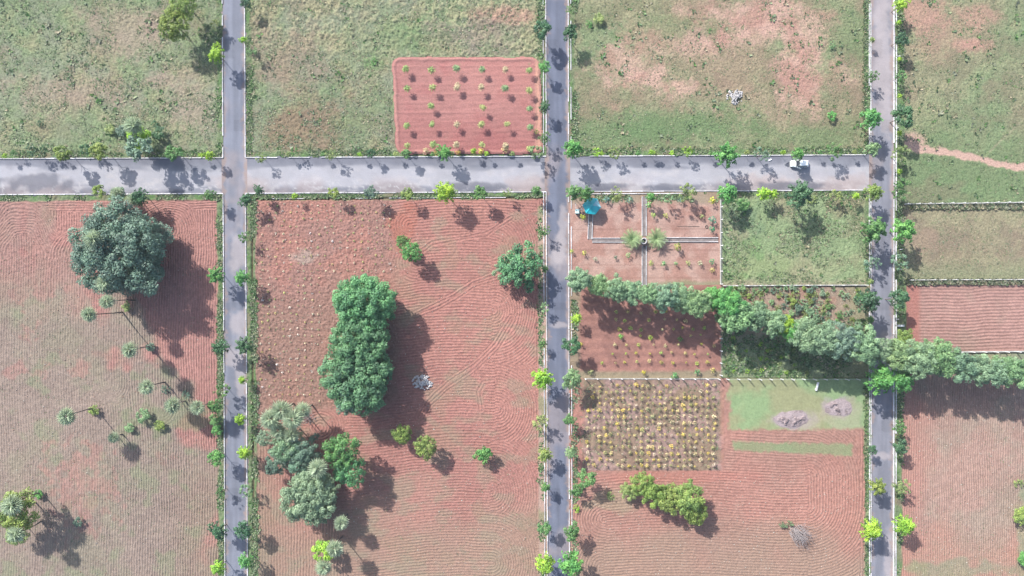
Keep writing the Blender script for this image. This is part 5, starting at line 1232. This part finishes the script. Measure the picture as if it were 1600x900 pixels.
# ------------------------------------------------------------------ the parked car
def make_car(px, py, label):
    root = empty('parked_car', (X(px), Y(py), 0.006), math.pi); tag(root, label, 'car')          # +x is the bonnet end, turned to point along -x
    # lower body: cross sections along x
    secs = [(-2.08, .60, .30, .78), (-2.0, .74, .24, .92), (-1.5, .83, .22, .96), (-.4, .85, .22, .96), (.6, .85, .22, .94), (1.3, .83, .22, .90), (1.85, .76, .24, .80), (2.1, .58, .30, .66)]
    vs = []; fs = []
    for x, hw, z0, z1 in secs:
        vs += [(x, -hw * .92, z0), (x, -hw, (z0 + z1) / 2), (x, -hw * .95, z1 - .06), (x, -hw * .80, z1), (x, 0, z1 + .03), (x, hw * .80, z1), (x, hw * .95, z1 - .06), (x, hw, (z0 + z1) / 2), (x, hw * .92, z0)]
    n = 9
    for i in range(len(secs) - 1):
        for j in range(n): fs.append((i * n + j, (i + 1) * n + j, (i + 1) * n + (j + 1) % n, i * n + (j + 1) % n))
    fs.append(tuple(range(n))); fs.append(tuple(reversed([(len(secs) - 1) * n + j for j in range(n)])))
    m = MB(); m.add(vs, fs); body = m.build('body', M_PAINT, root, smooth=True)
    # cabin: glass house and roof
    def house(x0, x1, hw0, z0, X0, X1, hw1, z1):
        return [(x0, -hw0, z0), (x1, -hw0, z0), (x1, hw0, z0), (x0, hw0, z0), (X0, -hw1, z1), (X1, -hw1, z1), (X1, hw1, z1), (X0, hw1, z1)]
    hv = house(-1.85, 1.0, .76, .93, -1.55, .25, .62, 1.44)
    def pane(idx, name, shrink=.06, out=.012):
        p = [Vector(hv[i]) for i in idx]; c = sum(p, Vector()) / 4; nn = (p[1] - p[0]).cross(p[3] - p[0]).normalized(); q = [c + (v - c) * (1 - shrink) + nn * out for v in p]
        m = MB(); m.add(q + [v - nn * .03 for v in q], [(0, 1, 2, 3), (7, 6, 5, 4), (0, 4, 5, 1), (1, 5, 6, 2), (2, 6, 7, 3), (3, 7, 4, 0)]); return m.build(name, M_GLASS, root)
    m = MB(); m.add(hv, [(0, 1, 5, 4), (1, 2, 6, 5), (2, 3, 7, 6), (3, 0, 4, 7), (4, 5, 6, 7), (3, 2, 1, 0)]); m.build('cabin', M_PAINT, root)
    pane((1, 2, 6, 5), 'windscreen'); pane((3, 0, 4, 7), 'rear_window'); pane((0, 1, 5, 4), 'side_window', .14); pane((2, 3, 7, 6), 'side_window', .14)
    MB().box((-.66, 0, 1.47), (1.72, 1.18, .07), .05).build('roof', M_PAINT, root)
    m = MB(); m.box((1.42, 0, .925), (1.05, 1.30, .05), .04); b_ = m.build('bonnet', M_PAINT, root); b_.rotation_euler = (0, .09, 0); b_.location = (-.08, 0, .12)
    for sx in (-1.32, 1.32):
        for sy in (-.76, .76):
            o = MB(); o.lathe([(.16, -.09), (.29, -.10), (.31, -.05), (.31, .05), (.29, .10), (.16, .09)], 18); t = o.build('wheel', M_DARK, root, (sx, sy, .31), True); t.rotation_euler = (math.pi / 2, 0, 0)
            r = MB(); r.lathe([(.001, .05), (.10, .06), (.17, .09), (.18, .09), (.18, -.09), (.001, -.06)], 16); rr = r.build('rim', M_LAMP, t, None, True)
    for sy in (-.5, .5):
        MB().box((1.99, sy * 1.05, .66), (.20, .30, .14), .03).build('headlight', M_LAMP, root)
        MB().box((-2.03, sy * 1.2, .74), (.12, .18, .22), .02).build('tail_light', M_RED, root)
        MB().box((.62, sy * 1.92, 1.0), (.14, .20, .12), .03).build('mirror', M_PAINT, root)
    MB().box((0.0 + 2.08, 0, .42), (.12, 1.2, .22), .04).build('bumper', M_PAINT, root); MB().box((-2.08, 0, .45), (.12, 1.25, .24), .04).build('bumper', M_PAINT, root)
    # open front door on the field-away side
    d = MB(); d.box((-.5, 0, .0), (1.0, .07, .62), .03); d.box((-.5, 0, .36), (.86, .04, .10), .0); o = d.build('door', M_PAINT, root, (.55, .86, .62)); o.rotation_euler = (0, 0, math.radians(-24)); o['label'] = 'door standing ajar'
make_car(1247.6, 256.5, 'white hatchback parked under a bright tree on the wide road')

# ------------------------------------------------------------------ thin haze over the whole place
hz = MB().box((0, 0, 86), (5200, 5200, 176)).build('haze', None); tag(hz, 'thin pale haze in the air', kind='stuff')
hm = bpy.data.materials.new('haze_air'); hm.use_nodes = True; hm.node_tree.nodes.clear()
ho = hm.node_tree.nodes.new('ShaderNodeOutputMaterial'); hv = hm.node_tree.nodes.new('ShaderNodeVolumePrincipled')
hv.inputs['Color'].default_value = (.88, .93, 1.0, 1); hv.inputs['Density'].default_value = 0.00008
hm.node_tree.links.new(hv.outputs[0], ho.inputs['Volume']); hz.data.materials.append(hm)
